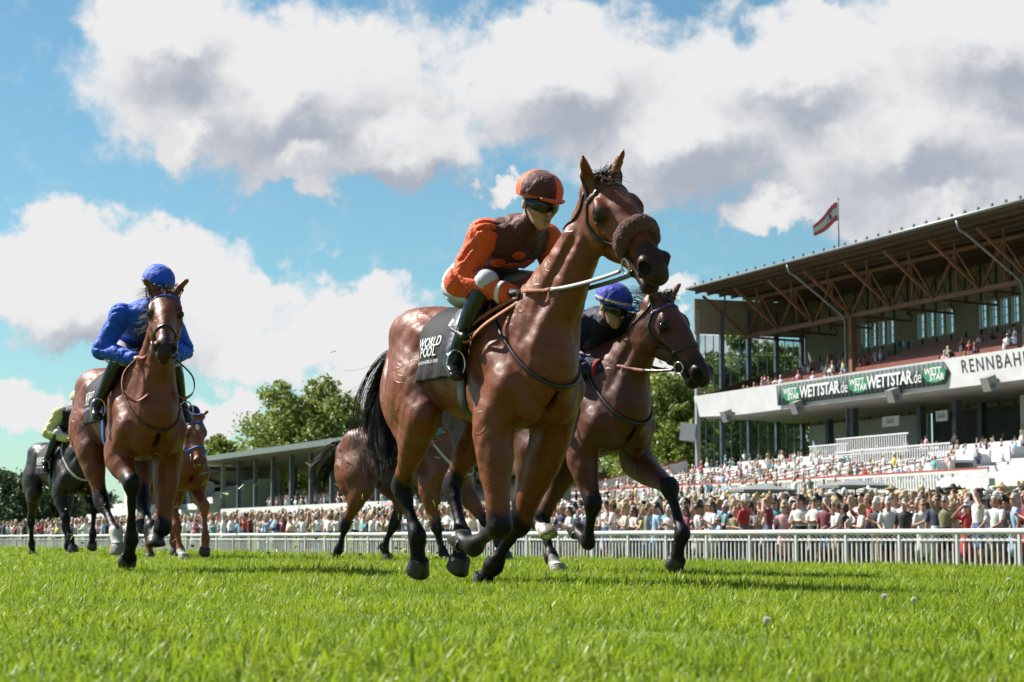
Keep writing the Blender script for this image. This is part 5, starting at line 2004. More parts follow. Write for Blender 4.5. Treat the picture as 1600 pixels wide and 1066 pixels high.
class Jockey:
    def __init__(s, horse, J, vox=0.008):
        s.h, s.J, s.vox = horse, {k: np.array(v, float) for k, v in J.items()}, vox
        s.f = unit(s.J['face'])
        y = unit(np.cross((0, 0, 1), s.f))
        s.M = np.stack([s.f, y, np.cross(s.f, y)], 1)
        s.rz = R(horse.yaw - 90)

    def hp(s, x, y, z):
        return s.J['head'] + s.M @ (np.array([x, y, z], float) * 1.08)

    def arm(s, S, n, a, upto=1.0, infl=0.0, hand=True):
        sh, el, wr, hd = s.J[n]
        S.loft([sh, (sh + el) / 2, el], [0.058 + a, 0.050 + a, 0.043 + a], k=0.03)
        S.loft([el, el + (wr - el) * 0.35, wr], [0.043 + a, 0.043 + a, 0.029 + a], k=0.03)

    def hand(s, S, n, a=0.0):
        sh, el, wr, hd = s.J[n]
        g = -1 if n == 'RA' else 1
        d = unit(hd - wr) * 1.0
        dn = unit(np.cross(d, (0, 1, 0)))
        if dn[2] > 0: dn = -dn                        # palm side, downwards
        sd = np.cross(dn, d) * 1.0
        if sd[1] * g < 0: sd = -sd                    # away from the horse's middle
        S.loft([wr, wr + d * 0.03, wr + d * 0.075], [0.022 + a, 0.021 + a, 0.020 + a], [0.027 + a, 0.036 + a, 0.040 + a], side=sd, k=0.015)
        kn = wr + d * 0.085
        for i, (o, L) in enumerate(((-0.030, 0.9), (-0.010, 1.0), (0.011, 0.95), (0.031, 0.75))):
            b = kn + sd * o + dn * -0.004
            p1 = b + d * 0.030 * L + dn * 0.012
            p2 = p1 + dn * 0.026 * L - d * 0.006
            p3 = p2 - d * 0.022 * L + dn * 0.006
            S.loft([b - d * 0.012, b, p1, p2, p3], [0.0100 + a, 0.0100 + a, 0.0094 + a, 0.0088 + a, 0.0075 + a], k=0.004, res=1)
        tb = wr + d * 0.035 - sd * 0.032
        S.loft([tb, tb + d * 0.030 - sd * 0.008 + dn * 0.012, tb + d * 0.052 + sd * 0.012 + dn * 0.026], [0.0125 + a, 0.0110 + a, 0.0090 + a], k=0.006, res=1)

    def leg(s, S, n, a, part='all'):
        hip, kn, an, to = s.J[n]
        if part in ('all', 'thigh'):
            S.loft([hip, hip + (kn - hip) * 0.45, kn], [0.108 + a, 0.090 + a, 0.052 + a], k=0.04)
        if part == 'thigh':
            S.loft([kn, kn + (an - kn) * 0.14], [0.052 + a, 0.050 + a], k=0.03)
        if part in ('all', 'boot'):
            t0 = 0.0 if part == 'all' else 0.06
            S.loft([kn + (an - kn) * t0, kn + (an - kn) * 0.38, kn + (an - kn) * 0.8, an], [(0.050 if part == 'all' else 0.056) + a, 0.057 + a, 0.038 + a, 0.036 + a], k=0.02)
            d = unit(to - an)
            he = an - unit(an - kn) * 0.0 + unit(an - kn) * 0.045 - d * 0.035
            S.loft([he, an + unit(an - kn) * 0.04 + d * 0.03, to], [0.034 + a, 0.036 + a, 0.022 + a], [0.030 + a, 0.036 + a, 0.038 + a], k=0.03)

    def torso(s, S, a, lower=True):
        J = s.J
        pts = [J['pelvis'], J['waist'], J['chest'], J['neck']]
        S.loft(pts, [0.115 + a, 0.100 + a, 0.115 + a, 0.060 + a], [0.150 + a, 0.140 + a, 0.170 + a, 0.070 + a], k=0.04)
        for n in ('RA', 'LA'):
            sh = J[n][0]
            S.loft([J['chest'] * 0.6 + J['neck'] * 0.4, sh], [0.085 + a, 0.062 + a], k=0.05)

    def obj(s, name, S, mats, vox=None, parent=None, cuts=None, relaxes=1):
        V, Q = S.mesh(vox or s.vox)
        V = relax(V, Q, relaxes, 0.4)
        mi = None
        if cuts is not None:
            mi = cuts(V[Q].mean(1))
        o = link(name, mesh_np(name, V, Q, mats if isinstance(mats, list) else [mats], mi=mi), parent)
        if parent is None:
            o.location = (*s.h.pos, 0)
            o.rotation_euler = (0, 0, s.rz)
        return o

    def build(s, label, skin, jacket, sleeve, cap, capcut=None, goggles=True, gloves=None, breech=None, vest_cut=None):
        J = s.J
        S = SDF()
        s.torso(S, 0.0)
        for n in ('RA', 'LA'):
            s.arm(S, n, 0.0)
            s.hand(S, n)
        for n in ('RL', 'LL'):
            s.leg(S, n, 0.0)
        P = lambda *l: [s.hp(*c) for c in l]
        S.loft([J['neck'], s.hp(-0.035, 0, -0.07)], [0.058, 0.050], k=0.03)
        S.ell(s.hp(-0.01, 0, 0.03), (0.102, 0.081, 0.106), M=s.M, k=0.03)
        S.loft(P((0.02, 0, -0.02), (0.045, 0, -0.07), (0.055, 0, -0.105)), [0.066, 0.052, 0.026], [0.068, 0.054, 0.028], k=0.025, side=s.M[:, 1])
        S.ell(s.hp(0.080, 0, -0.106), (0.016, 0.018, 0.014), M=s.M, k=0.015)
        S.loft(P((0.086, 0, 0.012), (0.102, 0, -0.020), (0.110, 0, -0.036)), [0.010, 0.012, 0.013], [0.010, 0.012, 0.016], k=0.010)
        S.ell(s.hp(0.080, 0, 0.026), (0.020, 0.050, 0.012), M=s.M, k=0.015)
        S.ell(s.hp(0.093, 0, -0.064), (0.010, 0.022, 0.006), M=s.M, k=0.006)
        S.ell(s.hp(0.091, 0, -0.080), (0.010, 0.019, 0.007), M=s.M, k=0.006)
        S.ell(s.hp(0.104, 0, -0.0715), (0.012, 0.019, 0.004), M=s.M, k=0.003, sub=True)
        for g in (-1, 1):
            S.ell(s.hp(0.058, g * 0.042, -0.030), (0.030, 0.022, 0.026), M=s.M, k=0.02)
            S.ell(s.hp(0.094, g * 0.032, 0.004), (0.016, 0.016, 0.011), M=s.M, k=0.010, sub=True)
            S.ell(s.hp(-0.012, g * 0.080, -0.010), (0.020, 0.010, 0.032), M=s.M, k=0.008)
        o = s.obj('person', S, skin, vox=s.vox * 0.93)
        s.body = o
        tag(o, label, 'person', 'jockeys riding in the race')
        # jacket and sleeves
        ph = np.array([J['chest'][0], 0, 0])
        def fold(f, am):
            def post(Pp, D):
                x, y, z = Pp[:, 0], Pp[:, 1], Pp[:, 2]
                a = np.abs(np.sin(x * f * 0.8 + z * f * 0.5 + 1.3 * np.sin(y * 19 + z * 7)))
                b_ = np.abs(np.sin(z * f * 1.1 - x * f * 0.4 + y * f * 0.5 + 1.6 * np.sin(x * 15 + 2 * np.sin(z * 11))))
                m_ = 0.5 + 0.5 * np.sin(x * 17 + 2.1 * np.sin(y * 23) + z * 13)
                return D + am * ((1 - a) ** 4 * m_ + 1.2 * (1 - b_) ** 4 * (1 - m_)) - am * 0.12
            return post
        S = SDF()
        s.torso(S, 0.018)
        S.loft([J['neck'], s.hp(-0.035, 0, -0.085)], [0.064, 0.056], k=0.02)
        S.post = fold(20, 0.016)
        s.obj('jacket', S, jacket if isinstance(jacket, list) else [jacket], parent=o, cuts=vest_cut)
        for n in ('RA', 'LA'):
            S = SDF()
            s.arm(S, n, 0.026)
            sh, el, wr, hd = J[n]
            S.loft([sh - unit(el - sh) * 0.015 + (J['chest'] - sh) * 0.12, sh], [0.084, 0.090], k=0.03)
            S.post = fold(26, 0.026)
            s.obj('sleeve', S, sleeve, parent=o)
        S = SDF()
        S.loft([J['pelvis'] + (J['waist'] - J['pelvis']) * 0.35, J['pelvis'], J['pelvis'] * 0.85 + 0.15 * (J['RL'][0] + J['LL'][0]) / 2], [0.130, 0.165, 0.160], [0.165, 0.190, 0.185], k=0.04)
        for n in ('RL', 'LL'):
            s.leg(S, n, 0.008, 'thigh')
        S.post = fold(16, 0.010)
        s.obj('breeches', S, breech or M_BREECH, parent=o)
        for n in ('RL', 'LL'):
            S = SDF()
            s.leg(S, n, 0.006, 'boot')
            an = J[n][2]
            S.post = lambda Pp, D, an=an: D + 0.004 * np.sin(Pp[:, 2] * 130 + 2 * np.sin(Pp[:, 0] * 40)) * np.exp(-np.linalg.norm(Pp - an.astype(np.float32), axis=1) ** 2 / 0.008)
            b = s.obj('boot', S, M_BOOT, parent=o)
        # cap over the helmet, peak, harness
        S = SDF()
        S.ell(s.hp(-0.012, 0, 0.062), (0.146, 0.122, 0.114), M=s.M, k=0.01)
        S.loft([s.hp(-0.2, 0, -0.060), s.hp(0.2, 0, -0.030)], [0.083, 0.083], [0.3, 0.3], side=s.M[:, 1], k=0.012, sub=True)
        S.loft(P((0.100, -0.055, 0.036), (0.142, 0, 0.030), (0.100, 0.055, 0.036)), [0.011, 0.010, 0.011], [0.030, 0.040, 0.030], side=s.f, k=0.010)
        S.post = lambda Pp, D: D + 0.0020 * np.sin(Pp[:, 0] * 70 + 3 * np.sin(Pp[:, 2] * 31)) * np.sin(Pp[:, 1] * 64)
        Mi, hd = s.M, J['head']
        cc = None if capcut is None else (lambda C: capcut((C - hd) @ Mi))
        s.obj('cap', S, cap, vox=max(0.0065, s.vox * 0.8), parent=o, cuts=cc)
        if goggles:
            S = SDF()
            S.loft(P((0.020, -0.082, 0.002), (0.070, -0.060, 0.000), (0.098, -0.026, -0.002), (0.104, 0, 0.0), (0.098, 0.026, -0.002), (0.070, 0.060, 0.000), (0.020, 0.082, 0.002)),
                   [0.022, 0.034, 0.036, 0.030, 0.036, 0.034, 0.022], [0.012, 0.014, 0.016, 0.014, 0.016, 0.014, 0.012], side=s.f, k=0.01)
            s.obj('goggles', S, M_GOGGLE, vox=max(0.006, s.vox * 0.7), parent=o)
        b = MB()
        for g in (-1, 1):
            b.tube([s.hp(0.01, g * 0.084, 0.02), s.hp(0.012, g * 0.080, -0.04), s.hp(0.035, g * 0.058, -0.095), s.hp(0.05, 0, -0.128)], 0.0055, 6)
        b.build('chin_strap', M_STRAP, o, True)
        b = MB()
        b.ell(s.hp(0.0935, 0, -0.0720), (0.012, 0.024, 0.0065), 12, 8, M=Matrix(s.M.tolist()))
        b.build('lips', M_LIP, o, True)
        if gloves is not None:
            for n in ('RA', 'LA'):
                S = SDF()
                wr, hd = J[n][2], J[n][3]
                s.hand(S, n, 0.0032)
                S.loft([wr - unit(hd - wr) * 0.02, wr + unit(hd - wr) * 0.02], [0.032, 0.032], k=0.01)
                s.obj('glove', S, gloves, vox=0.0055, parent=o)
        # stirrups
        for n in ('RL', 'LL'):
            an, to = J[n][2], J[n][3]
            c = an + (to - an) * 0.70
            g = -1 if n == 'RL' else 1
            b = MB()
            b.tube([c + (0, math.sin(t) * 0.055, 0.035 + math.cos(t) * 0.075) for t in np.linspace(0, 2 * math.pi, 15)], 0.006, 6, cap=False)
            q = b.build('stirrup', M_STEEL, s.h.obj, True)
            tp = np.array([-0.14, g * 0.20, 1.50 + s.h.dz])
            N = np.tile(np.array([0, g, 0.2]), (2, 1))
            V, F = ribbon([tp, c + (0, 0, 0.11)], N, 0.022, 0.006)
            b = MB()
            b._add(V, F)
            b.build('stirrup_leather', M_BLK_LEATHER, s.h.obj)
        return o

    def band(s, n, t, w, m, name='cuff_band', infl=0.031):
        """coloured band round a forearm"""
        sh, el, wr, hd = s.J[n]
        d = unit(wr - el)
        c = el + (wr - el) * t
        r = 0.043 + (0.029 - 0.043) * t + infl
        b = MB()
        b.tube([c - d * w / 2, c - d * w / 4, c + d * w / 4, c + d * w / 2], [r, r + 0.003, r + 0.003, r], 20, cap=False)
        b.build(name, m, s.body, True)


def crouch(dx=0.0, dz=0.0, hands=None, face=(0.93, 0.10, -0.30), head=(0.35, 0.0, 2.066), sway=0.0, knee=(0.165, 0.220, 1.650)):
    """racing crouch in horse coordinates"""
    J = dict(pelvis=(-0.375, 0, 1.715), waist=(-0.18, 0, 1.835), chest=(0.03, 0, 1.895), neck=(0.215, 0, 1.955), head=head, face=face,
             RA=[(0.075, -0.185, 1.915), (0.01, -0.315, 1.655), (0.275, -0.140, 1.575), (0.385, -0.105, 1.568)],
             LA=[(0.095, 0.185, 1.915), (0.04, 0.315, 1.675), (0.285, 0.135, 1.590), (0.395, 0.100, 1.575)],
             RL=[(-0.35, -0.110, 1.690), (knee[0], -knee[1], knee[2]), (-0.02, -0.325, 1.255), (0.060, -0.345, 1.140)],
             LL=[(-0.35, 0.110, 1.690), (knee[0], knee[1], knee[2]), (-0.02, 0.325, 1.255), (0.060, 0.345, 1.140)])
    o = {}
    for k, v in J.items():
        v = np.array(v, float)
        if k != 'face':
            v = v + np.array([dx, 0, dz])
        if k in ('neck', 'chest'):
            v = v + np.array([0, sway if k == 'neck' else sway * 0.5, 0])
        o[k] = v
    return o

J1 = Jockey(LEAD, crouch(), 0.0075)
J1.build('jockey in brown and orange silks and dark goggles, leaning over the leading bay horse', M_SKIN, M_BROWN, M_ORANGE, [M_BROWN, M_ORANGE],
         capcut=lambda C: (((C[:, 0] > -0.02) == (C[:, 1] > 0.012)) | (C[:, 2] < 0.045)).astype(int), gloves=M_GLOVE)
for n in ('RA', 'LA'):
    J1.band(n, 0.86, 0.026, M_WHITE)


def emblem(j, blobs, m):
    """raised cloth shapes sewn on the jacket front"""
    S = SDF()
    base = SDF()
    j.torso(base, 0.018)
    for c, r in blobs:
        p, _ = base.snap(np.array([c], float), 0.0)
        S.ell(p[0], r, k=0.012)
    base.post = None
    S.post = lambda P, D: np.maximum(D, np.abs(base.ev(P)) - 0.008)
    j.obj('emblem', S, m, vox=0.006, parent=j.body)


emblem(J1, [((0.16, -0.02, 1.80), (0.035, 0.035, 0.035)), ((0.05, -0.10, 1.74), (0.05, 0.04, 0.04)), ((0.06, 0.0, 1.735), (0.04, 0.05, 0.04)), ((0.07, 0.08, 1.75), (0.05, 0.05, 0.035)), ((0.02, 0.13, 1.76), (0.05, 0.04, 0.04))], M_ORANGE)
LEAD.rein(-1, (0.41, -0.11, 1.57), [(0.72, M_GREY_REIN), (1.0, M_RUBBER_REIN)], w=0.024)
LEAD.rein(1, (0.42, 0.11, 1.58), [(0.72, M_GREY_REIN), (1.0, M_RUBBER_REIN)], w=0.024)
LEAD.loop([(0.40, -0.13, 1.56), (0.24, -0.20, 1.50), (0.12, -0.27, 1.43), (0.06, -0.31, 1.35), (0.13, -0.31, 1.33), (0.25, -0.27, 1.41), (0.39, -0.13, 1.53)], M_RUBBER_REIN, 0.024)
b = MB()
b.tube([(0.02, -0.36, 1.40), (0.09, -0.34, 1.365), (0.10, -0.338, 1.36), (0.125, -0.33, 1.345), (0.135, -0.328, 1.34)], [0.011, 0.011, 0.021, 0.021, 0.010], 10)
b.tube([(0.13, -0.328, 1.342), (0.40, -0.12, 1.53)], 0.006, 6)
o = b.build('riding_whip', M_BLK_LEATHER, None, True)
o.location = LEAD.obj.location
o.rotation_euler = LEAD.obj.rotation_euler
tag(o, 'short black riding whip beside the orange jockey\'s boot', 'whip')

J2 = Jockey(BLUECAP, crouch(dz=-0.12, dx=0.08, head=(0.37, -0.12, 2.00), face=(0.93, 0.22, -0.35), sway=-0.09, knee=(0.12, 0.21, 1.62)), 0.011)
J2.build('jockey in navy silks with a cobalt cap and cream band, crouched behind the leader\'s neck', M_SKIN2, M_NAVY, M_NAVY, [M_COBALT, M_CREAM],
         capcut=lambda C: ((C[:, 2] > 0.050) & (C[:, 2] < 0.066)).astype(int), breech=M_BREECH)
for n in ('RA', 'LA'):
    J2.band(n, 0.40, 0.05, M_COBALT)
    J2.band(n, 0.85, 0.03, M_RED)
BLUECAP.rein(-1, (0.50, -0.11, 1.47), [(0.55, M_BLK_LEATHER), (1.0, M_PINK_REIN)], w=0.022)
BLUECAP.rein(1, (0.52, 0.11, 1.48), [(0.55, M_BLK_LEATHER), (1.0, M_PINK_REIN)], w=0.022)

jb = crouch(dx=0.05, dz=0.03, head=(0.40, 0.0, 2.09), face=(0.88, -0.05, -0.5), knee=(0.12, 0.20, 1.585))
J3 = Jockey(BLUE, jb, 0.011)
J3.build('jockey in plain royal blue silks and cap, face hidden behind the horse\'s head', M_SKIN, M_BLUE, M_BLUE, M_BLUE)
BLUE.rein(-1, (0.45, -0.13, 1.60), [(0.5, M_BLK_LEATHER), (1.0, M_PINK_REIN)], w=0.02)
BLUE.rein(1, (0.46, 0.13, 1.61), [(0.5, M_BLK_LEATHER), (1.0, M_PINK_REIN)], w=0.02)
BLUE.loop([(0.44, -0.15, 1.60), (0.46, -0.25, 1.48), (0.50, -0.26, 1.34), (0.55, -0.18, 1.27), (0.60, -0.10, 1.32)], M_PINK_REIN, 0.024)
BLUE.loop([(0.44, 0.15, 1.60), (0.46, 0.27, 1.48), (0.50, 0.27, 1.36), (0.55, 0.18, 1.30), (0.60, 0.10, 1.35)], M_PINK_REIN, 0.024, norm=(0, 1, 0.2))

J4 = Jockey(BLACK, crouch(dx=-0.05, dz=0.06), 0.015)
J4.build('jockey in black jacket and pale yellow sleeves on the nearly black horse', M_SKIN, M_BLACKSILK, M_YELLOW, M_YELLOW)
BLACK.rein(-1, (0.36, -0.11, 1.60), [(1.0, M_BLK_LEATHER)])
BLACK.rein(1, (0.36, 0.11, 1.60), [(1.0, M_BLK_LEATHER)])

J5 = Jockey(CHESTNUT, crouch(dz=-0.12, dx=-0.22, sway=-0.10, head=(0.33, -0.10, 2.0)), 0.018)
J5.build('jockey on the chestnut horse, almost hidden behind the blue jockey\'s horse', M_SKIN, M_NAVY, M_NAVY, M_NAVY)
J6 = Jockey(REAR, crouch(dz=-0.12), 0.016)
J6.build('jockey with a teal sleeve on the brown horse, mostly hidden behind the leader', M_SKIN, M_BLACKSILK, M_TEAL, M_TEAL)
REAR.rein(-1, (0.41, -0.11, 1.45), [(0.5, M_BLK_LEATHER), (1.0, M_RUBBER_REIN)])
REAR.rein(1, (0.41, 0.11, 1.45), [(0.5, M_BLK_LEATHER), (1.0, M_RUBBER_REIN)])
REAR.loop([(0.40, -0.13, 1.44), (0.24, -0.20, 1.38), (0.12, -0.27, 1.31), (0.08, -0.31, 1.25), (0.15, -0.31, 1.23), (0.25, -0.27, 1.31), (0.39, -0.13, 1.41)], M_RUBBER_REIN, 0.024)

# ------------------------------------------------------------------ trees
def leaf_mat(name, a, b_):
    m = bpy.data.materials.new(name)
    m.use_nodes = True
    t = NT(m.node_tree)
    out = t.n('ShaderNodeOutputMaterial')
    d = t.n('ShaderNodeBsdfPrincipled')
    tr = t.n('ShaderNodeBsdfTranslucent')
    mx = t.n('ShaderNodeMixShader')
    mx.inputs[0].default_value = 0.35
    t.l(d.outputs[0], mx.inputs[1])
    t.l(tr.outputs[0], mx.inputs[2])
    t.l(mx.outputs[0], out.inputs[0])
    isl = t.n('ShaderNodeNewGeometry').outputs['Random Per Island']
    co = t.n('ShaderNodeTexCoord').outputs['Object']
    f = t.math('ADD', t.math('MULTIPLY', isl, 0.6), t.math('MULTIPLY', t.noise(co, 0.35, 3.0), 0.5))
    c = t.mix(f, a, b_)
    t.l(c, d.inputs['Base Color'])
    t.l(c, tr.inputs[0])
    d.inputs['Roughness'].default_value = 0.55
    return m


M_BARK = mat('bark', (0.075, 0.058, 0.044), 0.9, var=0.3, scale=3, bump=0.4, bscale=8)
LEAVES = [leaf_mat('light_foliage', (0.14, 0.20, 0.03), (0.29, 0.32, 0.08)), leaf_mat('mid_foliage', (0.11, 0.17, 0.025), (0.23, 0.27, 0.05)), leaf_mat('dark_foliage', (0.025, 0.048, 0.018), (0.055, 0.085, 0.028))]


def tree(x, y, h, wd, label, kind=0, seed=1, low=0.22, n=9000, group='trees behind the stands', leaf=0.34):
    rg = np.random.default_rng(seed)
    z0 = float(ground_z(x, y)) if TN[0] * x + TN[1] * y < 70 else 0.9
    root = empty('tree', (x, y, z0 - 0.3))
    tag(root, label, 'tree', group)
    b = MB()
    top = h * 0.72
    r0 = 0.022 * h
    b.tube([(0, 0, 0), (0.02 * h * rg.normal(), 0.02 * h * rg.normal(), top * 0.5), (0.04 * h * rg.normal(), 0.04 * h * rg.normal(), top)], [r0, r0 * 0.65, r0 * 0.2], 8)
    lobes = []
    nl = 18
    for i in range(nl):
        zc = h * (low + (0.97 - low) * (i + 0.5) / nl)
        t = (zc / h - low) / (1 - low)
        prof = math.sin(math.pi * min(1, 0.16 + 0.80 * t)) ** 0.75
        rad = wd / 2 * prof
        a = i * 2.4 + rg.uniform(-0.5, 0.5)
        d = rad * rg.uniform(0.35, 0.72)
        c = np.array([d * math.cos(a), d * math.sin(a), zc * rg.uniform(0.95, 1.03)])
        s = max(rad * rg.uniform(0.46, 0.70), wd * 0.13)
        lobes.append((c, s))
        b.tube([(0, 0, max(h * 0.12, c[2] * 0.62)), tuple(c * [0.5, 0.5, 0.86]), tuple(c)], [r0 * 0.4, r0 * 0.22, r0 * 0.06], 5)
    b.build('trunk', M_BARK, root, True)
    P = []
    for c, s in lobes:
        k = max(4, int(n / nl / 42))
        cl = rg.normal(0, 1, (k, 3))
        cl = cl / np.linalg.norm(cl, axis=1, keepdims=True) * (rg.random((k, 1)) ** 0.38) * s * [1.12, 1.12, 0.85]
        for q in cl:
            m = 42
            P.append(c + q + rg.normal(0, 1, (m, 3)) * s * 0.20)
    P = np.vstack(P)
    m = len(P)
    A = rg.normal(0, 1, (m, 3))
    A /= np.linalg.norm(A, axis=1, keepdims=True)
    B = np.cross(A, rg.normal(0, 1, (m, 3)))
    B /= np.linalg.norm(B, axis=1, keepdims=True)
    L = leaf * rg.uniform(0.5, 1.1, (m, 1))
    V = np.stack([P - A * L * 0.6, P - B * L * 0.36, P + A * L * 0.6, P + B * L * 0.36], 1).reshape(-1, 3)
    Q = np.arange(4 * m).reshape(-1, 4)
    link('crown', mesh_np('crown', V, Q, [LEAVES[kind]], smooth=False), root)
    return root


def at_px(px, z):
    return (px - 800) / 3111 * z, z


for i, (px, z, top, wpx, kind, label) in enumerate((
        (450, 246, 628, 130, 0, 'tall light green tree rising behind the smaller grandstand, left of its neighbour'),
        (520, 250, 614, 130, 0, 'tall light green tree behind the smaller grandstand, nearest the leader\'s tail'),
        (350, 262, 697, 76, 1, 'green tree between the gable building and the smaller grandstand'),
        (22, 290, 752, 90, 2, 'dark tree at the far left edge'),
        (88, 300, 768, 80, 2, 'dark tree behind the black horse\'s hind legs'),
        (150, 310, 782, 70, 2, 'dark tree behind the blue jockey\'s horse'),
        (1050, 196, 588, 110, 0, 'bright green tree just left of the large grandstand'),
        (1003, 205, 640, 90, 1, 'green tree below the second horse\'s jaw'),
        (1078, 190, 655, 80, 1, 'low green tree touching the large grandstand\'s corner'),
        (1118, 226, 560, 90, 1, 'tree seen through the gable glazing, leftmost'),
        (1172, 232, 535, 100, 0, 'tree seen through the gable glazing, middle'),
        (1228, 240, 548, 90, 1, 'tree seen through the gable glazing, rightmost'),
        (960, 262, 742, 90, 2, 'dark low tree between the two leading horses'),
        (410, 285, 720, 90, 1, 'tree showing through the smaller grandstand\'s posts, left'),
        (480, 285, 730, 90, 1, 'tree showing through the smaller grandstand\'s posts, right'))):
    x, y = at_px(px, z)
    s = 3111 / z
    tree(x, y, (842 - top) / s + 0.6, wpx * 1.42 / s, label, kind, 20 + i, low=0.16 if kind else 0.22, n=15000 if top < 720 else 6000, leaf=0.38 + z / 1300)

# ------------------------------------------------------------------ spectators
PAL_TOP = dict(white=(0.70, 0.69, 0.68), cream=(0.62, 0.54, 0.42), pale_blue=(0.30, 0.46, 0.66), pink=(0.66, 0.34, 0.38), navy=(0.025, 0.035, 0.09), black=(0.018, 0.018, 0.02), red=(0.42, 0.025, 0.03), grey=(0.22, 0.23, 0.25), teal=(0.08, 0.34, 0.34), khaki=(0.22, 0.20, 0.10), burgundy=(0.17, 0.02, 0.05), yellow=(0.62, 0.55, 0.08))
PAL_BOT = dict(navy=(0.03, 0.04, 0.09), black=(0.018, 0.018, 0.02), beige=(0.42, 0.34, 0.24), white=(0.66, 0.65, 0.64), denim=(0.08, 0.14, 0.28), grey=(0.16, 0.16, 0.17))
PAL_HAIR = dict(brown=(0.06, 0.030, 0.016), black=(0.014, 0.012, 0.012), blond=(0.34, 0.22, 0.10), grey=(0.34, 0.33, 0.32))
PAL_HAT = dict(straw=(0.56, 0.43, 0.24), white=(0.70, 0.69, 0.67), black=(0.02, 0.02, 0.022), tan=(0.36, 0.24, 0.14))
PAL_SKIN = dict(a=(0.46, 0.24, 0.17), b=(0.36, 0.18, 0.12), c=(0.52, 0.30, 0.22))
MT = {k: mat('top_' + k, v, 0.75, var=0.10, scale=5, bump=0.4, bscale=9) for k, v in PAL_TOP.items()}
MBt = {k: mat('bottom_' + k, v, 0.8, var=0.12, scale=5, bump=0.3, bscale=9) for k, v in PAL_BOT.items()}
MH = {k: mat('hair_' + k, v, 0.6, var=0.25, scale=20) for k, v in PAL_HAIR.items()}
MHat = {k: mat('hat_' + k, v, 0.8, var=0.12, scale=14) for k, v in PAL_HAT.items()}
MS = {k: mat('skin_' + k, v, 0.55, var=0.08, scale=9) for k, v in PAL_SKIN.items()}
M_SHOE = mat('shoe', (0.05, 0.045, 0.04), 0.6, var=0.3)
M_SHADES = mat('sunglasses', (0.01, 0.01, 0.012), 0.15, var=0)


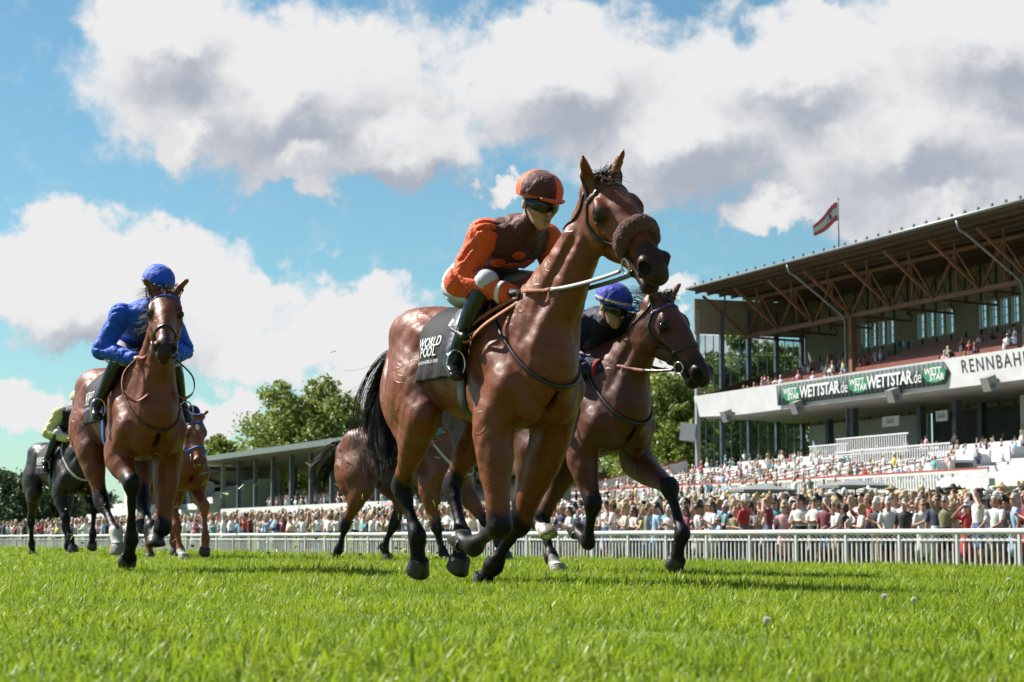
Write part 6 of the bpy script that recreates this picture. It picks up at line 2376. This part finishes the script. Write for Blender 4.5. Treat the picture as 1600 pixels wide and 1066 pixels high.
def person_proto(name, arms, dress=False, hat=None, shorts=False, long_hair=False, vox=0.030, upper=False, sit=False):
    """standing adult facing +x; slots: skin, top, bottom, hair, hat, shoes, glasses"""
    parts = []

    def add(lab, pts, r, w=None, k=0.03):
        parts.append((lab, 'L', pts, r, w, k))
    if not upper:
        for g in (-1, 1):
            leg = [(0.0, g * 0.09, 0.90), (0.01, g * 0.10, 0.50), (-0.01, g * 0.10, 0.10)]
            if dress:
                add(0, [(0.0, g * 0.09, 0.60), (0.01, g * 0.10, 0.46), (-0.01, g * 0.10, 0.10)], [0.065, 0.055, 0.040])
            elif shorts:
                add(2, [(0.0, g * 0.09, 0.92), (0.01, g * 0.10, 0.55)], [0.095, 0.085])
                add(0, [(0.01, g * 0.10, 0.54), (-0.01, g * 0.10, 0.10)], [0.058, 0.042])
            else:
                add(2, leg, [0.095, 0.070, 0.055])
            add(5, [(-0.03, g * 0.10, 0.045), (0.14, g * 0.115, 0.035)], [0.045, 0.035])
        if dress:
            add(1, [(0, 0, 1.02), (0.0, 0, 0.78), (0.0, 0, 0.52)], [0.12, 0.17, 0.20], [0.15, 0.19, 0.23])
        else:
            add(2, [(0, 0, 1.00), (0, 0, 0.90)], [0.115, 0.12], [0.155, 0.16])
    wsh = 0.17 if dress else 0.185
    add(1, [(0.0, 0, 0.98 if not upper else 1.0), (0.01, 0, 1.15), (0.0, 0, 1.34), (0, 0, 1.42)], [0.105, 0.110, 0.115, 0.07], [0.145, 0.15, wsh, 0.11])
    for g, pose in zip((-1, 1), arms):
        sh = np.array([0.0, g * (wsh + 0.015), 1.385])
        el, wr = {'down': ((-0.03, g * 0.27, 1.10), (0.05, g * 0.27, 0.86)),
                  'phone': ((0.16, g * 0.24, 1.22), (0.24, g * 0.07, 1.50)),
                  'brow': ((0.14, g * 0.36, 1.38), (0.13, g * 0.11, 1.62)),
                  'up': ((0.10, g * 0.34, 1.60), (0.12, g * 0.36, 1.88)),
                  'clap': ((0.08, g * 0.27, 1.12), (0.27, g * 0.03, 1.24)),
                  'fold': ((0.06, g * 0.27, 1.13), (0.19, g * -0.08, 1.17)),
                  'rail': ((0.12, g * 0.26, 1.13), (0.34, g * 0.20, 1.00))}[pose]
        el, wr = np.array(el), np.array(wr)
        add(1, [sh, sh + (el - sh) * 0.7], [0.060, 0.054])
        add(0, [sh + (el - sh) * 0.7, el, wr], [0.042, 0.040, 0.032])
        add(0, [wr, wr + unit(wr - el) * 0.09], [0.034, 0.028], [0.04, 0.034])
    add(0, [(0.0, 0, 1.42), (0.015, 0, 1.53)], [0.055, 0.05])
    add(0, [(0.025, 0, 1.56), (0.02, 0, 1.66)], [0.085, 0.088], [0.066, 0.072])
    add(0, [(0.105, 0, 1.62), (0.118, 0, 1.595)], [0.012, 0.014])
    add(3, [(-0.045, 0, 1.62), (-0.022, 0, 1.70), (0.022, 0, 1.735)], [0.076, 0.086, 0.066], [0.078, 0.084, 0.072])
    if long_hair:
        add(3, [(-0.06, 0, 1.66), (-0.085, 0, 1.50), (-0.08, 0, 1.38)], [0.055, 0.05, 0.035], [0.085, 0.09, 0.06])
    if hat:
        add(4, [(-0.01, 0, 1.72), (-0.01, 0, 1.79)], [0.098, 0.080], [0.090, 0.074])
        if hat == 'brim':
            add(4, [(-0.20, 0, 1.705), (0.20, 0, 1.705)], [0.014, 0.014], [0.17, 0.17])
            add(4, [(-0.08, -0.12, 1.705), (-0.08, 0.12, 1.705)], [0.10, 0.10], [0.012, 0.012])
        else:
            add(4, [(0.08, 0, 1.715), (0.18, 0, 1.70)], [0.016, 0.010], [0.075, 0.06])
    add(6, [(0.075, -0.062, 1.655), (0.105, 0, 1.655), (0.075, 0.062, 1.655)], [0.020, 0.020, 0.020], [0.02, 0.02, 0.02])
    S = SDF()
    if sit:
        parts2 = []
        for lab, kd, pts, r, w_, k in parts:
            parts2.append((lab, kd, [np.array(p, float) - (0, 0, 0.45) for p in pts], r, w_, k))
        parts = parts2
    for lab, kd, pts, r, w_, k in parts:
        side = (0, 0, 1) if lab == 4 and len(pts) == 2 and abs(np.array(pts[0])[2] - np.array(pts[1])[2]) < 1e-3 else (0, 1, 0)
        if lab == 4 and side == (0, 0, 1):
            S.loft(pts, w_, r, side=side, k=0.008)
        else:
            S.loft(pts, r, w_, side=side, k=0.02 if lab in (3, 4, 6) else k)
    V, Q = S.mesh(vox)
    C = V[Q].mean(1).astype(np.float32)
    D = []
    for pr in S.p:
        D.append(S._loft(C, pr[5], pr[6], 9.0) if pr[0] == 'L' else 9)
    D = np.stack(D, 1)
    labs = np.array([p[0] for p in parts])
    mi = labs[np.argmin(D, 1)]
    return V, Q, mi


PROTO = []
for i, (arms, dress, hat, shorts, lh) in enumerate([
        (('down', 'down'), 0, None, 0, 0), (('phone', 'phone'), 0, None, 0, 0), (('down', 'brow'), 0, None, 1, 0), (('clap', 'clap'), 0, 'cap', 0, 0),
        (('fold', 'fold'), 0, 'brim', 0, 0), (('rail', 'rail'), 1, 'brim', 0, 1), (('phone', 'down'), 1, None, 0, 1), (('clap', 'clap'), 1, None, 0, 1),
        (('up', 'down'), 0, None, 1, 0), (('rail', 'rail'), 0, 'cap', 1, 0), (('brow', 'down'), 1, 'brim', 0, 1), (('down', 'fold'), 0, None, 0, 1)]):
    V, Q, mi = person_proto('person', arms, dress, hat, shorts, lh)
    me = mesh_np('spectator', V, Q, [MS['a'], MT['white'], MBt['navy'], MH['brown'], MHat['straw'], M_SHOE, M_SHADES], mi=mi)
    PROTO.append((me, arms, dress, hat, shorts, lh))

ARM_TXT = {'down': '', 'phone': 'filming with a phone', 'brow': 'shading the eyes', 'up': 'one arm raised', 'clap': 'hands together', 'fold': 'arms folded', 'rail': 'leaning on the rail'}
rg = np.random.default_rng(21)
used = {}
pick = lambda d, pr=None: list(d)[int(rg.choice(len(d), p=pr))]
top_p = np.array([0.50, 0.09, 0.09, 0.09, 0.08, 0.08, 0.04, 0.05, 0.04, 0.04, 0.04, 0.02])
top_p /= top_p.sum()
names_row = ['front row at the fence', 'second row behind the fence', 'third row behind the fence', 'fourth row behind the fence', 'fifth row behind the fence', 'sixth row behind the fence']
crowd_face = math.atan2(-TN[1], -TN[0])
count = 0
PEOPLE = []
for row in range(6):
    v = 29.6
    while v < 55.5:
        v += rg.uniform(0.36, 0.68)
        PEOPLE.append((row, v, FU + 0.50 + row * 0.72 + rg.uniform(-0.15, 0.2)))
for row, v, u in PEOPLE:
    if count >= 300:
        break
    k = int(rg.integers(0, len(PROTO)))
    me, arms, dress, hat, shorts, lh = PROTO[k]
    x, y = uv(u, v)
    o = bpy.data.objects.new('person', me)
    COL.objects.link(o)
    sc_ = rg.uniform(0.90, 1.07) if rg.random() > 0.08 else rg.uniform(0.66, 0.80)
    o.location = (x, y, float(gz(u)))
    o.rotation_euler = (0, 0, crowd_face + rg.normal(0, 0.45) - 0.25)
    o.scale = (sc_, sc_ * rg.uniform(0.95, 1.12), sc_)
    tn, bn_, hn, htn, sn = pick(PAL_TOP, top_p), pick(PAL_BOT), pick(PAL_HAIR), pick(PAL_HAT), pick(PAL_SKIN)
    shades = rg.random() < 0.55
    for j, m in enumerate((MS[sn], MT[tn], MT[tn] if dress else MBt[bn_], MH[hn], MHat[htn], M_SHOE, M_SHADES if shades else MS[sn])):
        o.material_slots[j].link = 'OBJECT'
        o.material_slots[j].material = m
    col = tn.replace('_', ' ')
    look = 'spectator in a %s %s' % (col, 'dress' if dress else 'top')
    if hat: look += ', %s %s' % (htn, 'hat' if hat == 'brim' else 'cap')
    else: look += ', %s hair' % hn
    post = int((v - fv0 - 0.4) / sp)                     # which bay of the fence, counted from the right edge of the picture
    bay = post - 1
    words = ['first', 'second', 'third', 'fourth', 'fifth', 'sixth', 'seventh', 'eighth', 'ninth', 'tenth', 'eleventh', 'twelfth', 'thirteenth', 'fourteenth', 'fifteenth', 'sixteenth']
    place = '%s, %s fence bay from right' % (names_row[row].split(' behind')[0].split(' at')[0], words[max(0, min(bay, 15))])
    lab = look + ', ' + place
    if lab in used:
        lab = look.replace('spectator in a ', 'taller spectator in a ' if sc_ > 1 else 'shorter spectator in a ') + ', ' + place
    if lab in used:
        lab = look.replace('spectator in a ', 'another spectator in a ') + ', ' + place
    used[lab] = used.get(lab, 0) + 1
    tag(o, lab, 'person', 'spectators standing behind the fence')
    count += 1

# everyone further off: one mass of people
POSES = ((('down', 'down'), None, 0), (('clap', 'clap'), 'brim', 1), (('phone', 'phone'), None, 0), (('down', 'brow'), 'cap', 0), (('fold', 'fold'), 'brim', 0))
SMALL = {(full, lod): [person_proto('person', arms, dr and full, hat, False, False, vox=vx, upper=not full) for arms, hat, dr in POSES]
         for full in (False, True) for lod, vx in ((0, 0.062), (1, 0.106))}
cols = np.array([PAL_TOP[k] for k in PAL_TOP])
hcols = np.array(list(PAL_HAIR.values()))
tcols = np.array(list(PAL_HAT.values()))
scols = np.array(list(PAL_SKIN.values()))
spots = []                                              # x, y, z of the feet, facing
for row in range(16):
    v = 29.5 if row >= 6 else 55.0
    u0 = FU + 0.55 + row * 0.9
    while v < 136:
        v += rg.uniform(0.55, 0.95) * (1.0 if v < 90 else 1.25)
        if row > 8 and rg.random() < 0.5: continue
        u = u0 + rg.uniform(-0.35, 0.35)
        spots.append((*uv(u, v), float(gz(u)), crowd_face + rg.normal(0, 0.4), row < 2))
stand_face = math.atan2(-SI[1], -SI[0])
for i in range(NS):                                     # terrace of the main stand
    y, z = TY0 + 0.4 + i * 1.35 + 0.6, TZ0 + i * 0.27
    x = 0.5
    while x < 47:
        x += rg.uniform(0.6, 1.7) * (1.0 if i < 4 else 2.3)
        p = SA + SE * x + SI * y
        spots.append((p[0], p[1], z - (0.45 if rg.random() < 0.8 else 0.0), stand_face + rg.normal(0, 0.4)))
for r in range(7):                                      # upper deck
    y, z = 1.4 + r * 1.3, 11.45 + r * 0.47
    for q in range(int(rg.integers(10, 22))):
        x = rg.choice([rg.normal(11, 3), rg.normal(17, 3), rg.uniform(30, 46), rg.normal(42, 3)])
        p = SA + SE * float(np.clip(x, 3, 50)) + SI * y
        spots.append((p[0], p[1], z - (0.40 if rg.random() < 0.75 else 0.0), stand_face + rg.normal(0, 0.5)))
BI = np.array([-BE[1], BE[0]])
for r in range(9):                                      # smaller stand
    for q in range(70):
        x, y = rg.uniform(12, 56), 1.2 + r * 1.1
        p = B0 + BE * x + BI * y
        spots.append((p[0], p[1], 2.6 + (y - 0.5) * 0.28 - 0.5, stand_face + rg.normal(0, 0.5)))
for q in range(90):                                     # apron in front of the main stand, on the bank
    x, y = rg.uniform(14, 47), TY0 - rg.uniform(0.8, 6)
    p = SA + SE * x + SI * y
    spots.append((p[0], p[1], 2.2 if q % 3 else 1.6, stand_face + rg.normal(0, 0.5)))
VV, QQ, CC = [], [], []
nv = 0
for (x, y, z, fa, *fl) in spots:
    lst = SMALL[(bool(fl and fl[0]), 0 if math.hypot(x, y) < 74 else 1)]
    V, Q, mi = lst[int(rg.integers(0, len(lst)))]
    s_ = rg.uniform(0.92, 1.08)
    c, s2 = math.cos(fa), math.sin(fa)
    W = np.stack([x + (V[:, 0] * c - V[:, 1] * s2) * s_, y + (V[:, 0] * s2 + V[:, 1] * c) * s_, z + V[:, 2] * s_], 1)
    VV.append(W)
    QQ.append(Q + nv)
    nv += len(V)
    pal = np.zeros((7, 3))
    pal[0] = pal[6] = scols[rg.integers(0, 3)]
    pal[1] = cols[rg.choice(len(cols), p=top_p)]
    pal[2] = list(PAL_BOT.values())[int(rg.integers(0, 6))]
    pal[5] = (0.05, 0.05, 0.06)
    pal[3] = hcols[rg.integers(0, 4)]
    pal[4] = tcols[rg.integers(0, 4)]
    CC.append(pal[mi])
m = bpy.data.materials.new('crowd_clothes')
m.use_nodes = True
t = NT(m.node_tree)
out = t.n('ShaderNodeOutputMaterial')
d = t.n('ShaderNodeBsdfPrincipled')
d.inputs['Roughness'].default_value = 0.75
ca = t.n('ShaderNodeAttribute', attribute_name='clothes')
t.l(ca.outputs['Color'], d.inputs['Base Color'])
t.l(d.outputs[0], out.inputs[0])
CC = np.vstack(CC)
me = mesh_np('crowd', np.vstack(VV), np.vstack(QQ), [m])
at = me.attributes.new('clothes', 'FLOAT_COLOR', 'FACE')
at.data.foreach_set('color', np.column_stack([CC, np.ones(len(CC))]).astype(np.float32).ravel())
tag(link('crowd', me), 'distant mass of spectators on the apron and in the stands', 'crowd', kind='stuff')

# ------------------------------------------------------------------ parasols, signs on posts, turf bits, clover
def parasol(px, z, top, wpx, m, label, drop=0.28, name='parasol'):
    x, y = at_px(px, z)
    s = 3111 / z
    ht = (842 - top) / s + CAM_H
    r = wpx / s / 2
    g0 = float(ground_z(x, y)) if TN[0] * x + TN[1] * y < 72 else 1.2
    root = empty(name, (x, y, g0))
    tag(root, label, 'umbrella')
    b = MB()
    b.tube([(0, 0, 0), (0, 0, ht - g0)], 0.04, 6)
    b.build('pole', M_POSTL, root, True)
    n = 8
    V = [(0, 0, ht - g0)]
    for q in (0.5, 1.0):
        V += [(r * q * math.cos(a), r * q * math.sin(a), ht - g0 - r * drop * (q ** 1.15)) for a in np.linspace(0, 2 * math.pi, n + 1)[:-1] + 0.2]
    F = [(0, 1 + i, 1 + (i + 1) % n) for i in range(n)] + [(1 + i, 1 + n + i, 1 + n + (i + 1) % n, 1 + (i + 1) % n) for i in range(n)]
    for i in range(n):
        V += []
    b = MB()
    b._add(V, F)
    k = len(V)
    b._add([V[1 + n + i] for i in range(n)] + [(p[0], p[1], p[2] - r * 0.07) for p in V[1 + n:1 + 2 * n]], [(i, n + i, n + (i + 1) % n, (i + 1) % n) for i in range(n)])
    b.build('canopy', m, root)
    return root


M_GREYCANVAS = mat('grey_canvas', (0.24, 0.24, 0.25), 0.8, var=0.1, scale=1.5)
M_REDCANVAS = mat('red_canvas', (0.55, 0.02, 0.04), 0.7, var=0.1)
M_BLUECANVAS = mat('blue_canvas', (0.10, 0.22, 0.62), 0.7, var=0.1)
M_PINKCANVAS = mat('pink_canvas', (0.66, 0.20, 0.36), 0.7, var=0.1)
M_MINT = mat('mint_canvas', (0.18, 0.50, 0.38), 0.7, var=0.1)
parasol(1188, 88, 757, 118, M_GREYCANVAS, 'wide grey parasol in front of the terrace, left one', 0.16)
parasol(1335, 84, 750, 124, M_GREYCANVAS, 'wide grey parasol in front of the terrace, right one', 0.16)
parasol(322, 118, 800, 44, M_REDCANVAS, 'red umbrella above the crowd beside the chestnut horse', 0.5)
parasol(397, 150, 797, 18, M_BLUECANVAS, 'small blue umbrella below the smaller grandstand', 0.4)
parasol(500, 140, 800, 12, M_MINT, 'small mint green umbrella above the crowd', 0.4)
parasol(412, 140, 804, 10, M_PINKCANVAS, 'small pink umbrella above the crowd', 0.4)
parasol(610, 130, 786, 22, M_PINKCANVAS, 'pale pink umbrella seen between the brown horse\'s legs', 0.4)

sgx = SA + SE * -0.6 + SI * 0.2
b = MB()
b.box((0, 0, 0), (1.3, 0.3, 1.5), M=Matrix.Rotation(0.12, 3, 'Y'))
o = b.build('loudspeaker_box', M_WHITEWALL)
o.location = (sgx[0] - 0.6, sgx[1] - 0.4, 9.3)
o.rotation_euler = (0, 0, -0.3)
tag(o, 'small white box fixed to the grandstand\'s left corner post', 'loudspeaker')

# torn-up turf in the air
rg = np.random.default_rng(77)
g1, d1 = MB(), MB()
src = [((-1.42, 23.3), 110, 0.9), ((-5.2, 26.3), 70, 0.7), ((-3.2, 20.0), 60, 1.1), ((-1.2, 21.0), 60, 0.7)]
for (cx, cy), n, spread in src:
    for i in range(n):
        p = Vector((cx + rg.normal(0, spread * 0.8), cy + rg.normal(0, spread), abs(rg.normal(0, 0.55)) + 0.05))
        a = Vector(rg.normal(0, 1, 3)).normalized()
        if rg.random() < 0.72:
            L = rg.uniform(0.012, 0.042)
            c = a.cross(Vector(rg.normal(0, 1, 3))).normalized() * 0.009
            g1.quad(p - a * L - c, p + a * L - c * 0.3, p + a * L + c * 0.3, p - a * L + c)
        else:
            r = rg.uniform(0.006, 0.020)
            d1.ell(p, (r, r * 0.8, r * 0.7), 5, 4)
M_BIT = mat('torn_grass', (0.30, 0.40, 0.05), 0.6, var=0.3, scale=9)
M_SOIL = mat('loose_soil', (0.05, 0.036, 0.024), 0.95, var=0.3, scale=30)
tag(g1.build('flying_grass', M_BIT), 'bits of torn grass flying around the horses\' hooves', 'grass', kind='stuff')
tag(d1.build('flying_soil', M_SOIL), 'crumbs of soil flying behind the hooves', 'soil', kind='stuff')
# white clover heads
M_PETAL = mat('clover_petal', (0.80, 0.77, 0.70), 0.7, var=0.15, scale=200)
M_STALK = mat('clover_stalk', (0.16, 0.28, 0.03), 0.7, var=0.1)
for px, py, lab in ((1193, 992, 'white clover flower in the near grass, right of centre'), (1376, 948, 'white clover flower in the grass at right, left one of a close pair'), (1422, 954, 'white clover flower in the grass at right, right one of a close pair'),
                    (1570, 917, 'white clover flower near the right edge, furthest off')):
    z = 0.235 * 3111 / (py - 842)
    x, y = at_px(px, z)
    root = empty('clover_flower', (x, y, 0))
    tag(root, lab, 'flower', 'white clover flowers in the grass')
    b = MB()
    b.tube([(0, 0, 0), (0.004, 0.002, 0.04), (0.002, 0, 0.066)], 0.0016, 5)
    b.build('stalk', M_STALK, root)
    b = MB()
    for i in range(46):
        a, h = i * 2.399, 1 - 2 * (i + 0.5) / 46
        q = math.sqrt(1 - h * h)
        d = Vector((q * math.cos(a), q * math.sin(a), h * 0.85))
        b.tube([Vector((0.002, 0, 0.072)) + d * 0.004, Vector((0.002, 0, 0.074)) + d * 0.0105], [0.0022, 0.0012], 4)
    b.build('petals', M_PETAL, root)
